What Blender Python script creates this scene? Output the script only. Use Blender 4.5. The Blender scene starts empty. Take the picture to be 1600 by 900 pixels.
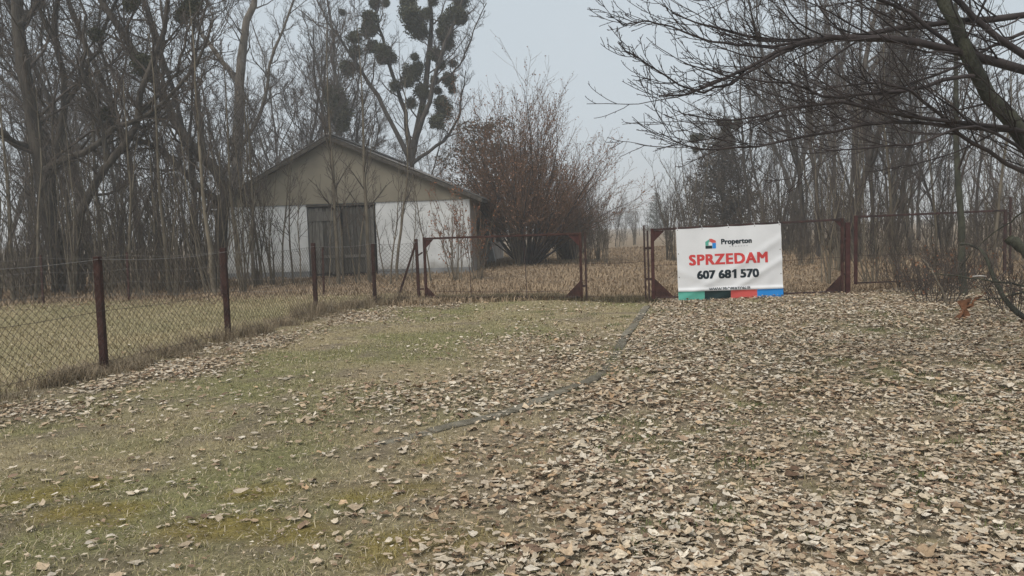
import bpy, bmesh, math, random
import numpy as np
from mathutils import Matrix, Vector

R = math.radians
SC = bpy.context.scene
COL = SC.collection
# ---------------------------------------------------------------- camera
FPX = 1232.0                       # focal length in photograph pixels (1600 wide)
CAM_H, PITCH, ROLL = 1.7, R(4.18), R(-1.8)
cam_d = bpy.data.cameras.new('camera')
cam = bpy.data.objects.new('camera', cam_d); COL.objects.link(cam)
cam_d.sensor_fit = 'HORIZONTAL'; cam_d.sensor_width = 36.0
cam_d.lens = 36.0 * FPX / 1600.0
cam_d.clip_start = 0.05; cam_d.clip_end = 3000
CAMR = Matrix.Rotation(R(90) - PITCH, 3, 'X') @ Matrix.Rotation(ROLL, 3, 'Z')
M4 = CAMR.to_4x4(); M4.translation = (0, 0, CAM_H)
cam.matrix_world = M4
SC.camera = cam
# ---------------------------------------------------------------- sky (overcast), sun, exposure
W = bpy.data.worlds.new('World'); SC.world = W; W.use_nodes = True
nt = W.node_tree; nt.nodes.clear()
SUN_EL, SUN_AZ = R(52), R(215)
sky = nt.nodes.new('ShaderNodeTexSky'); sky.sky_type = 'NISHITA'; sky.sun_disc = False
sky.sun_elevation = SUN_EL; sky.sun_rotation = SUN_AZ
bw = nt.nodes.new('ShaderNodeHueSaturation'); bw.inputs['Saturation'].default_value = 0.25
bw.inputs['Value'].default_value = 0.075
tc = nt.nodes.new('ShaderNodeTexCoord')
cn = nt.nodes.new('ShaderNodeTexNoise'); cn.inputs['Scale'].default_value = 1.6; cn.inputs['Detail'].default_value = 4
cr = nt.nodes.new('ShaderNodeValToRGB')
cr.color_ramp.elements[0].position = 0.3; cr.color_ramp.elements[0].color = (0.300, 0.350, 0.390, 1)
cr.color_ramp.elements[1].position = 0.75; cr.color_ramp.elements[1].color = (0.338, 0.380, 0.412, 1)
mx = nt.nodes.new('ShaderNodeMix'); mx.data_type = 'RGBA'; mx.inputs[0].default_value = 0.88
bg = nt.nodes.new('ShaderNodeBackground'); bg.inputs['Strength'].default_value = 1.0
wo = nt.nodes.new('ShaderNodeOutputWorld')
L = nt.links.new
L(sky.outputs[0], bw.inputs['Color']); L(tc.outputs['Generated'], cn.inputs['Vector']); L(cn.outputs['Fac'], cr.inputs[0])
L(bw.outputs[0], mx.inputs[6]); L(cr.outputs[0], mx.inputs[7]); L(mx.outputs[2], bg.inputs['Color']); L(bg.outputs[0], wo.inputs[0])
sl = bpy.data.lights.new('sun', 'SUN'); sl.energy = 1.5; sl.angle = R(40); sl.color = (1.0, 0.93, 0.84)
sun = bpy.data.objects.new('sun', sl); COL.objects.link(sun)
sun.rotation_euler = (R(90) - SUN_EL, 0, R(-35)); sun.location = (0, 0, 60)
SC.view_settings.view_transform = 'Standard'; SC.view_settings.look = 'None'
SC.view_settings.exposure = 0.88; SC.view_settings.gamma = 1.0
SC.cycles.max_bounces = 5; SC.cycles.diffuse_bounces = 2; SC.cycles.volume_bounces = 2
SC.cycles.transparent_max_bounces = 6; SC.cycles.use_denoising = True
HAZE = 0.0021

rng = np.random.default_rng(7)
random.seed(7)

# ================================================================ helpers
def ray(px, py):
    d = CAMR @ Vector(((px - 800) / FPX, -(py - 450) / FPX, -1.0))
    return np.array(d)
def gz(x, y):
    x = np.asarray(x, float); y = np.asarray(y, float)
    z = 0.018*np.sin(x*1.1 + 0.4*y) + 0.014*np.sin(y*1.7 - x*0.6 + 1) + 0.008*np.sin(3.1*x + 2.3*y)
    m = np.clip((x - 8.2)/3, 0, 1)*np.clip((y - 12)/4, 0, 1)
    z = z + 0.16*m
    far = np.clip((y - 22)/20, 0, 1)
    z = z + far*0.10*np.sin(x*0.33 + y*0.21)
    return z
def G(px, py):                     # point of the ground plane seen at this place of the photograph
    d = ray(px, py); t = -CAM_H/d[2]
    return np.array([d[0]*t, d[1]*t, 0.0])
def A(px, py, depth):              # point at this distance along the view axis' ground direction
    d = ray(px, py); t = depth/d[1]
    return np.array([d[0]*t, depth, CAM_H + d[2]*t])

def mesh_np(name, V, quads=None, tris=None, col=None, smooth=True):
    me = bpy.data.meshes.new(name)
    V = np.asarray(V, np.float32)
    nq = 0 if quads is None else len(quads); ntr = 0 if tris is None else len(tris)
    me.vertices.add(len(V)); me.vertices.foreach_set('co', V.ravel())
    loops = []
    if nq: loops.append(np.asarray(quads, np.int32).ravel())
    if ntr: loops.append(np.asarray(tris, np.int32).ravel())
    lo = np.concatenate(loops)
    me.loops.add(len(lo)); me.loops.foreach_set('vertex_index', lo)
    st = np.concatenate([np.arange(nq)*4, nq*4 + np.arange(ntr)*3]).astype(np.int32)
    me.polygons.add(nq + ntr); me.polygons.foreach_set('loop_start', st)
    if smooth: me.polygons.foreach_set('use_smooth', np.ones(nq + ntr, bool))
    if col is not None:
        ca = me.color_attributes.new('tint', 'FLOAT_COLOR', 'POINT')
        c4 = np.ones((len(V), 4), np.float32); c4[:, :3] = col
        ca.data.foreach_set('color', c4.ravel())
    me.update(calc_edges=True); me.validate()
    return me
def link(name, me, mat=None, parent=None, loc=None):
    o = bpy.data.objects.new(name, me); COL.objects.link(o)
    if mat is not None and me is not None and len(me.materials) == 0: me.materials.append(mat)
    if parent is not None: o.parent = parent
    if loc is not None: o.location = loc
    return o
def tag(o, label=None, cat=None, group=None, kind=None):
    if label: o['label'] = label
    if cat: o['category'] = cat
    if group: o['group'] = group
    if kind: o['kind'] = kind
    return o
def empty(name, loc, label, cat, group=None, rz=0.0, s=1.0):
    o = bpy.data.objects.new(name, None); COL.objects.link(o)
    o.empty_display_size = 0.2
    o.location = loc; o.rotation_euler = (0, 0, rz); o.scale = (s, s, s)
    return tag(o, label, cat, group)
def copy_tree(o, parent=None):
    c = o.copy(); COL.objects.link(c); c.parent = parent
    for ch in list(o.children): copy_tree(ch, c)
    return c
class MB:
    def __init__(s): s.v = []; s.f = []
    def add(s, v, f):
        n = len(s.v); s.v += [tuple(map(float, p)) for p in v]; s.f += [tuple(i + n for i in q) for q in f]; return s
    def box(s, x0, x1, y0, y1, z0, z1):
        return s.add([(x0,y0,z0),(x1,y0,z0),(x1,y1,z0),(x0,y1,z0),(x0,y0,z1),(x1,y0,z1),(x1,y1,z1),(x0,y1,z1)],
            [(0,3,2,1),(4,5,6,7),(0,1,5,4),(1,2,6,5),(2,3,7,6),(3,0,4,7)])
    def bar(s, p, q, w, h, up=(0, 0, 1)):
        p = np.array(p, float); q = np.array(q, float); t = q - p; t /= np.linalg.norm(t)
        up = np.array(up, float)
        if abs(t @ up) > 0.95: up = np.array([0, 1.0, 0])
        a = np.cross(t, up); a /= np.linalg.norm(a); b = np.cross(a, t)
        a *= w/2; b *= h/2
        return s.add([p-a-b, p+a-b, p+a+b, p-a+b, q-a-b, q+a-b, q+a+b, q-a+b],
            [(0,3,2,1),(4,5,6,7),(0,1,5,4),(1,2,6,5),(2,3,7,6),(3,0,4,7)])
    def prism(s, pts, n):          # flat polygon pts extruded by vector n
        k = len(pts); pts = [np.array(p, float) for p in pts]; n = np.array(n, float)
        v = pts + [p + n for p in pts]
        f = [tuple(range(k))[::-1], tuple(range(k, 2*k))] + [(i, (i+1) % k, k + (i+1) % k, k + i) for i in range(k)]
        return s.add(v, f)
    def build(s, name, mat, parent=None, bevel=0.0):
        me = bpy.data.meshes.new(name); me.from_pydata(s.v, [], s.f)
        bm = bmesh.new(); bm.from_mesh(me); bmesh.ops.recalc_face_normals(bm, faces=bm.faces)
        if bevel: bmesh.ops.bevel(bm, geom=bm.edges[:], offset=bevel, segments=1, affect='EDGES')
        bm.to_mesh(me); bm.free(); me.update()
        return link(name, me, mat, parent)
def tubes(groups):
    """groups: list of (P (n,k,3), R (n,k), sides) -> one vertex/quad set"""
    VV, QQ, off = [], [], 0
    for P, Rr, s in groups:
        n, k, _ = P.shape
        if n == 0: continue
        if s >= 8: Rr = Rr*(1 + 0.07*np.sin(np.arange(k)*2.3+P[:, :1, 0]*3)*1.0)
        T = np.empty_like(P); T[:, 1:-1] = P[:, 2:] - P[:, :-2]; T[:, 0] = P[:, 1] - P[:, 0]; T[:, -1] = P[:, -1] - P[:, -2]
        T /= np.linalg.norm(T, axis=2, keepdims=True) + 1e-9
        mean = P[:, -1] - P[:, 0]
        ax = np.argmin(np.abs(mean), axis=1); ref = np.zeros((n, 3)); ref[np.arange(n), ax] = 1
        N = ref[:, None, :] - (T @ ref[:, :, None])*T
        N /= np.linalg.norm(N, axis=2, keepdims=True) + 1e-9
        B = np.cross(T, N)
        an = np.arange(s)*2*np.pi/s
        V = P[:, :, None, :] + Rr[:, :, None, None]*(N[:, :, None, :]*np.cos(an)[None, None, :, None] + B[:, :, None, :]*np.sin(an)[None, None, :, None])
        idx = (np.arange(n*k*s) + off).reshape(n, k, s)
        q = np.stack([idx[:, :-1], np.roll(idx, -1, 2)[:, :-1], np.roll(idx, -1, 2)[:, 1:], idx[:, 1:]], -1)
        VV.append(V.reshape(-1, 3)); QQ.append(q.reshape(-1, 4)); off += n*k*s
    return np.concatenate(VV), np.concatenate(QQ)
def tube_obj(name, groups, mat, parent=None, origin=None):
    V, Q = tubes(groups)
    if origin is not None: V = V - np.asarray(origin)
    return link(name, mesh_np(name, V, Q), mat, parent)
def spline(pts, k, jitter=0.0, r=None):
    pts = np.asarray(pts, float); m = len(pts)
    ext = np.vstack([2*pts[0]-pts[1], pts, 2*pts[-1]-pts[-2]])
    t = np.linspace(0, m-1, k); i = np.minimum(t.astype(int), m-2); u = (t - i)[:, None]
    p0, p1, p2, p3 = ext[i], ext[i+1], ext[i+2], ext[i+3]
    out = 0.5*(2*p1 + (p2-p0)*u + (2*p0-5*p1+4*p2-p3)*u**2 + (-p0+3*p1-3*p2+p3)*u**3)
    if jitter: out[1:-1] += (r or rng).normal(0, jitter, (k-2, out.shape[1]))
    return out
def nrm(v): return v/(np.linalg.norm(v, axis=-1, keepdims=True) + 1e-9)
def kids(P, Rr, g, per, t0, t1, ang, lenr, k, trop, wob, rr, rend, fall=0.5, bias=None, rmax=9.0):
    n, kk, _ = P.shape
    Ls = np.linalg.norm(np.diff(P, axis=1), axis=2).sum(1)
    m = n*per; par = np.repeat(np.arange(n), per)
    t = t0 + (t1-t0)*((np.tile(np.arange(per), n) + g.random(m))/per)
    f = t*(kk-1); i = np.clip(f.astype(int), 0, kk-2); a = (f - i)[:, None]
    pos = P[par, i]*(1-a) + P[par, i+1]*a
    rad = Rr[par, i]*(1-a[:, 0]) + Rr[par, i+1]*a[:, 0]
    T = nrm(P[par, i+1] - P[par, i])
    h = nrm(g.normal(size=(m, 3))); N = nrm(h - (h*T).sum(1, keepdims=True)*T)
    al = R(1)*g.uniform(ang[0], ang[1], m)[:, None]
    d = np.cos(al)*T + np.sin(al)*N
    if bias is not None: d = nrm(d + np.asarray(bias))
    ln = Ls[par]*g.uniform(lenr[0], lenr[1], m)*(1 - fall*t)
    out = np.empty((m, k, 3)); out[:, 0] = pos
    up = np.array([0, 0, 1.0])
    for j in range(1, k):
        d = nrm(d + up*trop + g.normal(0, wob, (m, 3)))
        out[:, j] = out[:, j-1] + d*(ln/(k-1))[:, None]
    r0 = np.minimum(np.maximum(rad*rr, rend*1.3), rmax)
    rad_ = r0[:, None] + (rend - r0)[:, None]*np.linspace(0, 1, k)[None, :]**0.8
    return out, rad_
def vnoise(x, y, sc, seed):
    g = np.random.default_rng(seed); T = g.random((64, 64))
    x = np.asarray(x)/sc; y = np.asarray(y)/sc
    xi = np.floor(x).astype(int); yi = np.floor(y).astype(int); u = x-xi; v = y-yi
    u = u*u*(3-2*u); v = v*v*(3-2*v)
    f = lambda a, b: T[a % 64, b % 64]
    return (f(xi, yi)*(1-u)+f(xi+1, yi)*u)*(1-v) + (f(xi, yi+1)*(1-u)+f(xi+1, yi+1)*u)*v
def poly_dist(x, y, pts):          # distance to polyline and signed side (positive = right of travel)
    best = np.full(np.shape(x), 1e9); side = np.zeros(np.shape(x))
    for (ax, ay), (bx, by) in zip(pts[:-1], pts[1:]):
        dx, dy = bx-ax, by-ay; l2 = dx*dx+dy*dy
        t = np.clip(((x-ax)*dx + (y-ay)*dy)/l2, 0, 1)
        ex, ey = x-ax-t*dx, y-ay-t*dy; d = np.hypot(ex, ey)
        s = np.sign(dy*(x-ax) - dx*(y-ay)); m = d < best
        best = np.where(m, d, best); side = np.where(m, s, side)
    return best, side

# ================================================================ materials
def mat(name, c1, c2=None, scale=6.0, rough=0.85, bump=0.0, bscale=None, stretch=(1, 1, 1), spec=0.2, detail=5, obj_rand=0.0, ramp=(0.35, 0.65), metallic=0.0):
    m = bpy.data.materials.new(name); m.use_nodes = True; t = m.node_tree; b = t.nodes['Principled BSDF']
    b.inputs['Roughness'].default_value = rough; b.inputs['Specular IOR Level'].default_value = spec
    b.inputs['Metallic'].default_value = metallic
    tcn = t.nodes.new('ShaderNodeTexCoord'); mp = t.nodes.new('ShaderNodeMapping'); mp.inputs['Scale'].default_value = stretch
    t.links.new(tcn.outputs['Object'], mp.inputs[0])
    n = t.nodes.new('ShaderNodeTexNoise'); n.inputs['Scale'].default_value = scale; n.inputs['Detail'].default_value = detail
    t.links.new(mp.outputs[0], n.inputs['Vector'])
    rp = t.nodes.new('ShaderNodeValToRGB'); rp.color_ramp.elements[0].position = ramp[0]; rp.color_ramp.elements[1].position = ramp[1]
    rp.color_ramp.elements[0].color = (*c1, 1); rp.color_ramp.elements[1].color = (*(c2 or c1), 1)
    t.links.new(n.outputs['Fac'], rp.inputs[0]); out = rp.outputs[0]
    if obj_rand:
        oi = t.nodes.new('ShaderNodeObjectInfo'); mr = t.nodes.new('ShaderNodeMapRange')
        mr.inputs['To Min'].default_value = 1-obj_rand; mr.inputs['To Max'].default_value = 1+obj_rand
        t.links.new(oi.outputs['Random'], mr.inputs[0])
        hs = t.nodes.new('ShaderNodeHueSaturation'); t.links.new(mr.outputs[0], hs.inputs['Value']); t.links.new(out, hs.inputs['Color']); out = hs.outputs[0]
    t.links.new(out, b.inputs['Base Color'])
    if bump:
        n2 = t.nodes.new('ShaderNodeTexNoise'); n2.inputs['Scale'].default_value = bscale or scale*3; n2.inputs['Detail'].default_value = 6
        t.links.new(mp.outputs[0], n2.inputs['Vector'])
        bp = t.nodes.new('ShaderNodeBump'); bp.inputs['Strength'].default_value = bump; bp.inputs['Distance'].default_value = 0.06 if 'bark' in name else 0.02
        t.links.new(n2.outputs['Fac'], bp.inputs['Height']); t.links.new(bp.outputs[0], b.inputs['Normal'])
    return m
def mat_attr(name, rough=0.9, noise=0.0, nscale=30, bump=0.0, sheen=0.0, trans=0.0):
    m = bpy.data.materials.new(name); m.use_nodes = True; t = m.node_tree; b = t.nodes['Principled BSDF']
    b.inputs['Roughness'].default_value = rough; b.inputs['Specular IOR Level'].default_value = 0.15
    at = t.nodes.new('ShaderNodeAttribute'); at.attribute_name = 'tint'; out = at.outputs['Color']
    if noise:
        tcn = t.nodes.new('ShaderNodeTexCoord')
        mul = None
        for sc_, am in ((nscale, noise), (nscale*4.3, noise*0.8)):
            n = t.nodes.new('ShaderNodeTexNoise'); n.inputs['Scale'].default_value = sc_; n.inputs['Detail'].default_value = 6; n.inputs['Roughness'].default_value = 0.65
            t.links.new(tcn.outputs['Object'], n.inputs['Vector'])
            mr = t.nodes.new('ShaderNodeMapRange'); mr.inputs['From Min'].default_value = 0.3; mr.inputs['From Max'].default_value = 0.7
            mr.inputs['To Min'].default_value = 1-am; mr.inputs['To Max'].default_value = 1+am
            t.links.new(n.outputs['Fac'], mr.inputs[0])
            vm = t.nodes.new('ShaderNodeVectorMath'); vm.operation = 'SCALE'
            t.links.new(out, vm.inputs[0]); t.links.new(mr.outputs[0], vm.inputs['Scale']); out = vm.outputs[0]
        if bump:
            bp = t.nodes.new('ShaderNodeBump'); bp.inputs['Strength'].default_value = bump; bp.inputs['Distance'].default_value = 0.03
            t.links.new(n.outputs['Fac'], bp.inputs['Height']); t.links.new(bp.outputs[0], b.inputs['Normal'])
    t.links.new(out, b.inputs['Base Color'])
    return m
M = dict(
    bark=mat('bark_grey', (0.036, 0.030, 0.026), (0.090, 0.076, 0.063), 5, bump=0.8, bscale=16, stretch=(1, 1, 0.25), obj_rand=0.18),
    bark_moss=mat('bark_mossy', (0.028, 0.028, 0.022), (0.068, 0.069, 0.048), 6, bump=0.8, bscale=22, stretch=(1, 1, 0.4), obj_rand=0.1),
    bark_pale=mat('bark_pale', (0.085, 0.071, 0.056), (0.165, 0.138, 0.108), 5, bump=0.7, bscale=18, stretch=(1, 1, 0.25), obj_rand=0.12),
    twig=mat('twig_grey', (0.055, 0.044, 0.038), (0.100, 0.080, 0.067), 3, obj_rand=0.2),
    twig_dark=mat('twig_dark', (0.034, 0.028, 0.028), (0.066, 0.054, 0.052), 4),
    twig_red=mat('twig_red', (0.115, 0.070, 0.048), (0.190, 0.120, 0.080), 3, obj_rand=0.12),
    stem=mat('sapling_stem', (0.095, 0.080, 0.060), (0.180, 0.152, 0.113), 6, stretch=(1, 1, 0.3), obj_rand=0.25),
    mistletoe=mat_attr('mistletoe_leaf', 0.7),
    deadleaf=mat_attr('hanging_leaf', 0.85),
    needle=mat_attr('needles', 0.8),
    ground=mat_attr('ground_soil', 0.95, 0.35, 9, 0.9),
    leaf=mat_attr('dry_leaf', 0.78, 0.32, 48),
    grass=mat_attr('grass_blade', 0.85),
    rust=mat('rusty_maroon_paint', (0.030, 0.014, 0.012), (0.064, 0.029, 0.024), 9, 0.8, bump=0.3, bscale=60, obj_rand=0.08),
    gate_red=mat('faded_red_paint', (0.042, 0.015, 0.014), (0.080, 0.031, 0.028), 7, 0.7, bump=0.3, bscale=60),
    gate_dark=mat('dark_steel', (0.030, 0.022, 0.021), (0.070, 0.036, 0.032), 8, 0.65, bump=0.25, bscale=50),
    wire=mat('galvanised_wire', (0.16, 0.15, 0.14), (0.26, 0.25, 0.24), 20, 0.6, spec=0.4),
    wire_rust=mat('rusty_wire', (0.045, 0.032, 0.027), (0.085, 0.065, 0.055), 20, 0.7),
    kerb=mat('kerb_concrete', (0.120, 0.106, 0.080), (0.205, 0.185, 0.145), 9, spec=0.05, bump=0.6, bscale=40, obj_rand=0.2),
    beige=mat('beige_render', (0.185, 0.165, 0.130), (0.255, 0.230, 0.178), 0.9, 0.95, bump=0.4, bscale=14, detail=8, ramp=(0.3, 0.7)),
    sidewall=mat('side_render', (0.27, 0.22, 0.19), (0.40, 0.36, 0.33), 1.2, 0.95, bump=0.4, bscale=12, detail=8),
    plinth=mat('plinth_concrete', (0.16, 0.165, 0.165), (0.27, 0.275, 0.28), 2, 0.95, bump=0.5),
    plank=mat('weathered_plank', (0.075, 0.070, 0.062), (0.155, 0.147, 0.132), 5, 0.9, bump=0.5, bscale=20, stretch=(6, 6, 0.5), obj_rand=0.45),
    roof=mat('fibre_cement_roof', (0.14, 0.13, 0.125), (0.25, 0.235, 0.22), 1.3, 0.95, bump=0.3, obj_rand=0.1),
    verge=mat('verge_board', (0.050, 0.044, 0.038), (0.095, 0.085, 0.072), 6, 0.9),
    dark=mat('painted_interior_shade', (0.02, 0.02, 0.02), None, 3),  # shade inside the barn put into a flat colour
    glass=mat('dusty_glass', (0.05, 0.055, 0.06), (0.09, 0.095, 0.10), 3, 0.25, spec=0.5),
    vinyl=mat('banner_vinyl', (0.70, 0.705, 0.72), (0.78, 0.785, 0.80), 1.5, 0.45, spec=0.35),
    p_red=mat('print_red', (0.62, 0.060, 0.060), None, 3, 0.5), p_navy=mat('print_navy', (0.010, 0.020, 0.030), None, 3, 0.5),
    p_green=mat('print_green', (0.105, 0.40, 0.32), None, 3, 0.5), p_dark=mat('print_dark', (0.008, 0.026, 0.028), None, 3, 0.5),
    p_coral=mat('print_coral', (0.62, 0.105, 0.095), None, 3, 0.5), p_blue=mat('print_blue', (0.020, 0.25, 0.68), None, 3, 0.5),
    p_grey=mat('print_grey', (0.52, 0.53, 0.55), None, 3, 0.5),
    rope=mat('tie_cord', (0.55, 0.55, 0.55), None, 5), grommet=mat('brass_eyelet', (0.25, 0.22, 0.18), None, 5, 0.4, metallic=0.7),
    orange=mat('rusty_orange', (0.13, 0.058, 0.030), (0.25, 0.120, 0.062), 9, 0.9, bump=0.5),
    cutwood=mat('cut_wood', (0.38, 0.31, 0.24), (0.50, 0.43, 0.35), 12, 0.9),
    palewood=mat('barkless_wood', (0.42, 0.39, 0.36), (0.55, 0.52, 0.48), 9, 0.9),
)

def wall_mat(name, c0, c1, stain, base):
    m = bpy.data.materials.new(name); m.use_nodes = True; t = m.node_tree; b = t.nodes['Principled BSDF']; b.inputs['Roughness'].default_value = .95; b.inputs['Specular IOR Level'].default_value = .1
    tcn = t.nodes.new('ShaderNodeTexCoord'); sep = t.nodes.new('ShaderNodeSeparateXYZ'); t.links.new(tcn.outputs['Object'], sep.inputs[0]); col = None
    def noise(sc, st, lo, hi):
        mp = t.nodes.new('ShaderNodeMapping'); mp.inputs['Scale'].default_value = st; t.links.new(tcn.outputs['Object'], mp.inputs[0])
        n = t.nodes.new('ShaderNodeTexNoise'); n.inputs['Scale'].default_value = sc; n.inputs['Detail'].default_value = 7; n.inputs['Roughness'].default_value = .62; t.links.new(mp.outputs[0], n.inputs['Vector'])
        mr = t.nodes.new('ShaderNodeMapRange'); mr.inputs['From Min'].default_value = lo; mr.inputs['From Max'].default_value = hi; t.links.new(n.outputs['Fac'], mr.inputs[0]); return mr.outputs[0], n
    def mix(f, a, bb):
        x = t.nodes.new('ShaderNodeMix'); x.data_type = 'RGBA'; t.links.new(f, x.inputs[0])
        for v, i in ((a, 6), (bb, 7)):
            if isinstance(v, tuple): x.inputs[i].default_value = (*v, 1)
            else: t.links.new(v, x.inputs[i])
        return x.outputs[2]
    f, n0 = noise(1.1, (1, 1, 1), .3, .7); col = mix(f, c0, c1)
    f, _ = noise(2.2, (1, 1, .18), .56, .74); col = mix(f, col, stain)          # rain streaks
    f, _ = noise(6.0, (1, 1, 1), .62, .70); col = mix(f, col, stain)             # flaked spots
    f, n1 = noise(3.0, (1, 1, .6), 0, 1)
    ad = t.nodes.new('ShaderNodeMath'); ad.operation = 'MULTIPLY_ADD'; t.links.new(f, ad.inputs[0]); ad.inputs[1].default_value = 1.5; t.links.new(sep.outputs['Z'], ad.inputs[2])
    mr = t.nodes.new('ShaderNodeMapRange'); mr.inputs['From Min'].default_value = 1.35; mr.inputs['From Max'].default_value = .75; t.links.new(ad.outputs[0], mr.inputs[0]); col = mix(mr.outputs[0], col, base)   # splashed soil
    t.links.new(col, b.inputs['Base Color'])
    bp = t.nodes.new('ShaderNodeBump'); bp.inputs['Strength'].default_value = .5; bp.inputs['Distance'].default_value = .02; t.links.new(n1.outputs['Fac'], bp.inputs['Height']); t.links.new(bp.outputs[0], b.inputs['Normal'])
    return m
M['white'] = wall_mat('whitewashed_wall', (.54, .55, .55), (.72, .73, .73), (.40, .40, .39), (.27, .25, .22))

# ================================================================ ground
KERB_PX = [(1012, 478), (988, 512), (962, 550), (935, 583), (898, 606), (845, 626), (765, 655), (690, 673), (620, 688), (545, 703)]
KERB = [tuple(G(*p)[:2]) for p in KERB_PX]
FPOST = [tuple(G(*p)[:2]) for p in ((163, 578), (357, 530), (494, 492), (586, 474))]
p1, p2 = np.array(FPOST[0]), np.array(FPOST[1])
FPOST = [tuple(p1 + 2*(p1-p2)*1.0), tuple(p1 + (p1-p2)*1.0)] + FPOST
GATE_L = tuple(G(662, 470)[:2]); GATE_LR = tuple(G(913, 470)[:2])
GATE_R = tuple(G(1021, 470)[:2]); GATE_RR = tuple(G(1316, 461)[:2])
FENCE = FPOST + [GATE_L, GATE_LR, GATE_R, GATE_RR, (11.6, 18.6), (20, 19)]
def zones(x, y):
    kd, ks = poly_dist(x, y, [(KERB[0][0], 30.0)] + KERB + [(-6.0, 3.2), (-9.0, 1.0)])
    # travel runs towards the camera, so the leafy drive lies on the negative side
    fd, fs = poly_dist(x, y, FENCE)
    inside = fs > 0                # camera side of the fence line
    return kd, ks, fd, inside
def leaf_density(x, y):
    kd, ks, fd, inside = zones(x, y)
    n1 = vnoise(x, y, 1.3, 1); n2 = vnoise(x, y, 0.55, 2); n3 = vnoise(x, y, 3.1, 3); n4 = vnoise(x, y, .24, 4)
    drive = np.where(ks < 0, np.clip(kd/1.0 + 0.30, 0, 1), 0)
    drive = np.where(ks < 0, drive*np.clip(0.22 + 0.30*(x + 0.9) + 0.05*(y-5), 0.10, 1.0), 0)
    d = drive*(0.50 + 0.65*n2)*np.clip((n1*0.6+n3*0.4)*1.7+0.22, 0.35, 1.15)*(.12 + 1.75*n4)
    lawn = np.where(ks >= 0, 0.015 + 0.16*np.clip(n1*n3*3-0.62, 0, 1), 0)
    patch = np.exp(-(((x-0.55)/1.0)**2 + ((y-10.6)/2.6)**2))*0.75*np.where(ks >= 0, 1, 0)
    patch2 = np.exp(-(((x+0.9)/1.5)**2 + ((y-8.0)/0.9)**2))*0.45*np.where(ks >= 0, 1, 0)
    strip = np.exp(-((fd-0.55-0.75*n3)/(0.30+.35*n1))**2)*np.where(x < -1.2, 1, 0)*(0.15+1.1*n2)*(.35+n1)
    d = np.where(inside, d + lawn + (patch+patch2)*(0.3+n2) + strip, 0)
    beyond = np.where(y > 17, 0.22 + 0.40*n1, 0.015)*np.clip((x+14)/10, 0.12, 1)
    row = np.exp(-((y-21.6-0.02*x)/0.9)**2)*np.where(x < -2.5, 0.8, 0)
    d = np.where(inside, d, np.where((x < -3.2) & (y < 21), 0.012, beyond) + row)
    return np.where(inside & (kd < 0.07) & (y < 17.5), np.clip(0.9*vnoise(x, y, .5, 77)-.38, .02, .4), np.clip(d, 0, 1.25))
def green_amt(x, y):
    n1 = vnoise(x, y, 1.6, 11); n2 = vnoise(x, y, 0.6, 12)
    return np.clip((n1*0.65 + n2*0.35 - 0.36)*3.0, 0, 1)
def axis(lo, f0, f1, hi, step, grow=1.13):
    a = list(np.arange(f0, f1, step)); s = step; v = a[-1]
    while v < hi: s *= grow; v += s; a.append(v)
    s = step; v = f0; b = []
    while v > lo: s *= grow; v -= s; b.append(v)
    return np.array(b[::-1] + a)
gx = axis(-900, -9, 12.5, 900, 0.13); gy = axis(-80, 2.6, 22, 1600, 0.115)
X, Y = np.meshgrid(gx, gy); xf, yf = X.ravel(), Y.ravel()
kd, ks, fd, inside = zones(xf, yf); ga = green_amt(xf, yf); ld = leaf_density(xf, yf)
nf = vnoise(xf, yf, 0.35, 21); nb = vnoise(xf, yf, 2.7, 22); nm = vnoise(xf, yf, 0.9, 23)
def mixc(a, b, t): return a*(1-t)[:, None] + b*t[:, None]
C3 = lambda *c: np.array(c)[None, :]
MOSS = [(*G(px, py)[:2], rx, ry) for px, py, rx, ry in ((640, 768, .42, .16), (545, 772, .30, .12), (700, 852, .40, .16), (610, 860, .35, .14), (400, 765, .35, .10), (330, 820, .5, .15), (690, 715, .35, .12), (470, 835, .3, .12), (820, 870, .25, .10), (60, 760, .5, .2), (150, 790, .5, .2))]
def moss_amt(x, y):
    m = 0*x
    for mx_, my_, rx, ry in MOSS: m = np.maximum(m, np.exp(-((x-mx_)/rx)**2 - ((y-my_)/(ry*1.9))**2))
    return np.clip((m*(.15 + .9*vnoise(x, y, .19, 71) + .6*vnoise(x, y, .07, 72)) - .30)*1.7, 0, .8)
def lawn_col(x, y, ga, nf, nb, nm):
    c = mixc(C3(0.300, 0.245, 0.145), C3(0.200, 0.190, 0.085), ga)
    c = mixc(c, C3(0.190, 0.150, 0.105), np.clip((nf-0.55)*2.2, 0, 0.8))
    moss = moss_amt(x, y)
    return mixc(c, C3(0.215, 0.165, 0.035), moss*.95)
gc = lawn_col(xf, yf, ga, nf, nb, nm)
gc = mixc(gc, C3(0.250, 0.198, 0.142) + 0*gc, np.clip(ld*1.25, 0, 0.85))
field = np.clip(nb*0.6+nf*0.4, 0, 1)
fc = mixc(C3(0.335, 0.275, 0.165), C3(0.260, 0.235, 0.135), field)
leftfield = (~inside) & (xf < -3.0) & (yf < 21.5)
gc[leftfield] = fc[leftfield]
bc = mixc(C3(0.200, 0.148, 0.100), C3(0.270, 0.205, 0.138), field)
beyond = (~inside) & ~leftfield
gc[beyond] = bc[beyond]
zf = gz(xf, yf) + np.where((yf < 22) & (np.abs(xf) < 14), (nf-0.5)*0.022, 0) - 0.012
ny, nx = len(gy), len(gx)
ii = np.arange(ny*nx).reshape(ny, nx)
Q = np.stack([ii[:-1, :-1], ii[:-1, 1:], ii[1:, 1:], ii[1:, :-1]], -1).reshape(-1, 4)
ground = link('ground', mesh_np('ground', np.stack([xf, yf, zf], 1), Q, col=gc), M['ground'])
tag(ground, 'leaf-strewn dry winter ground of grass, moss and soil', kind='structure')

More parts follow.
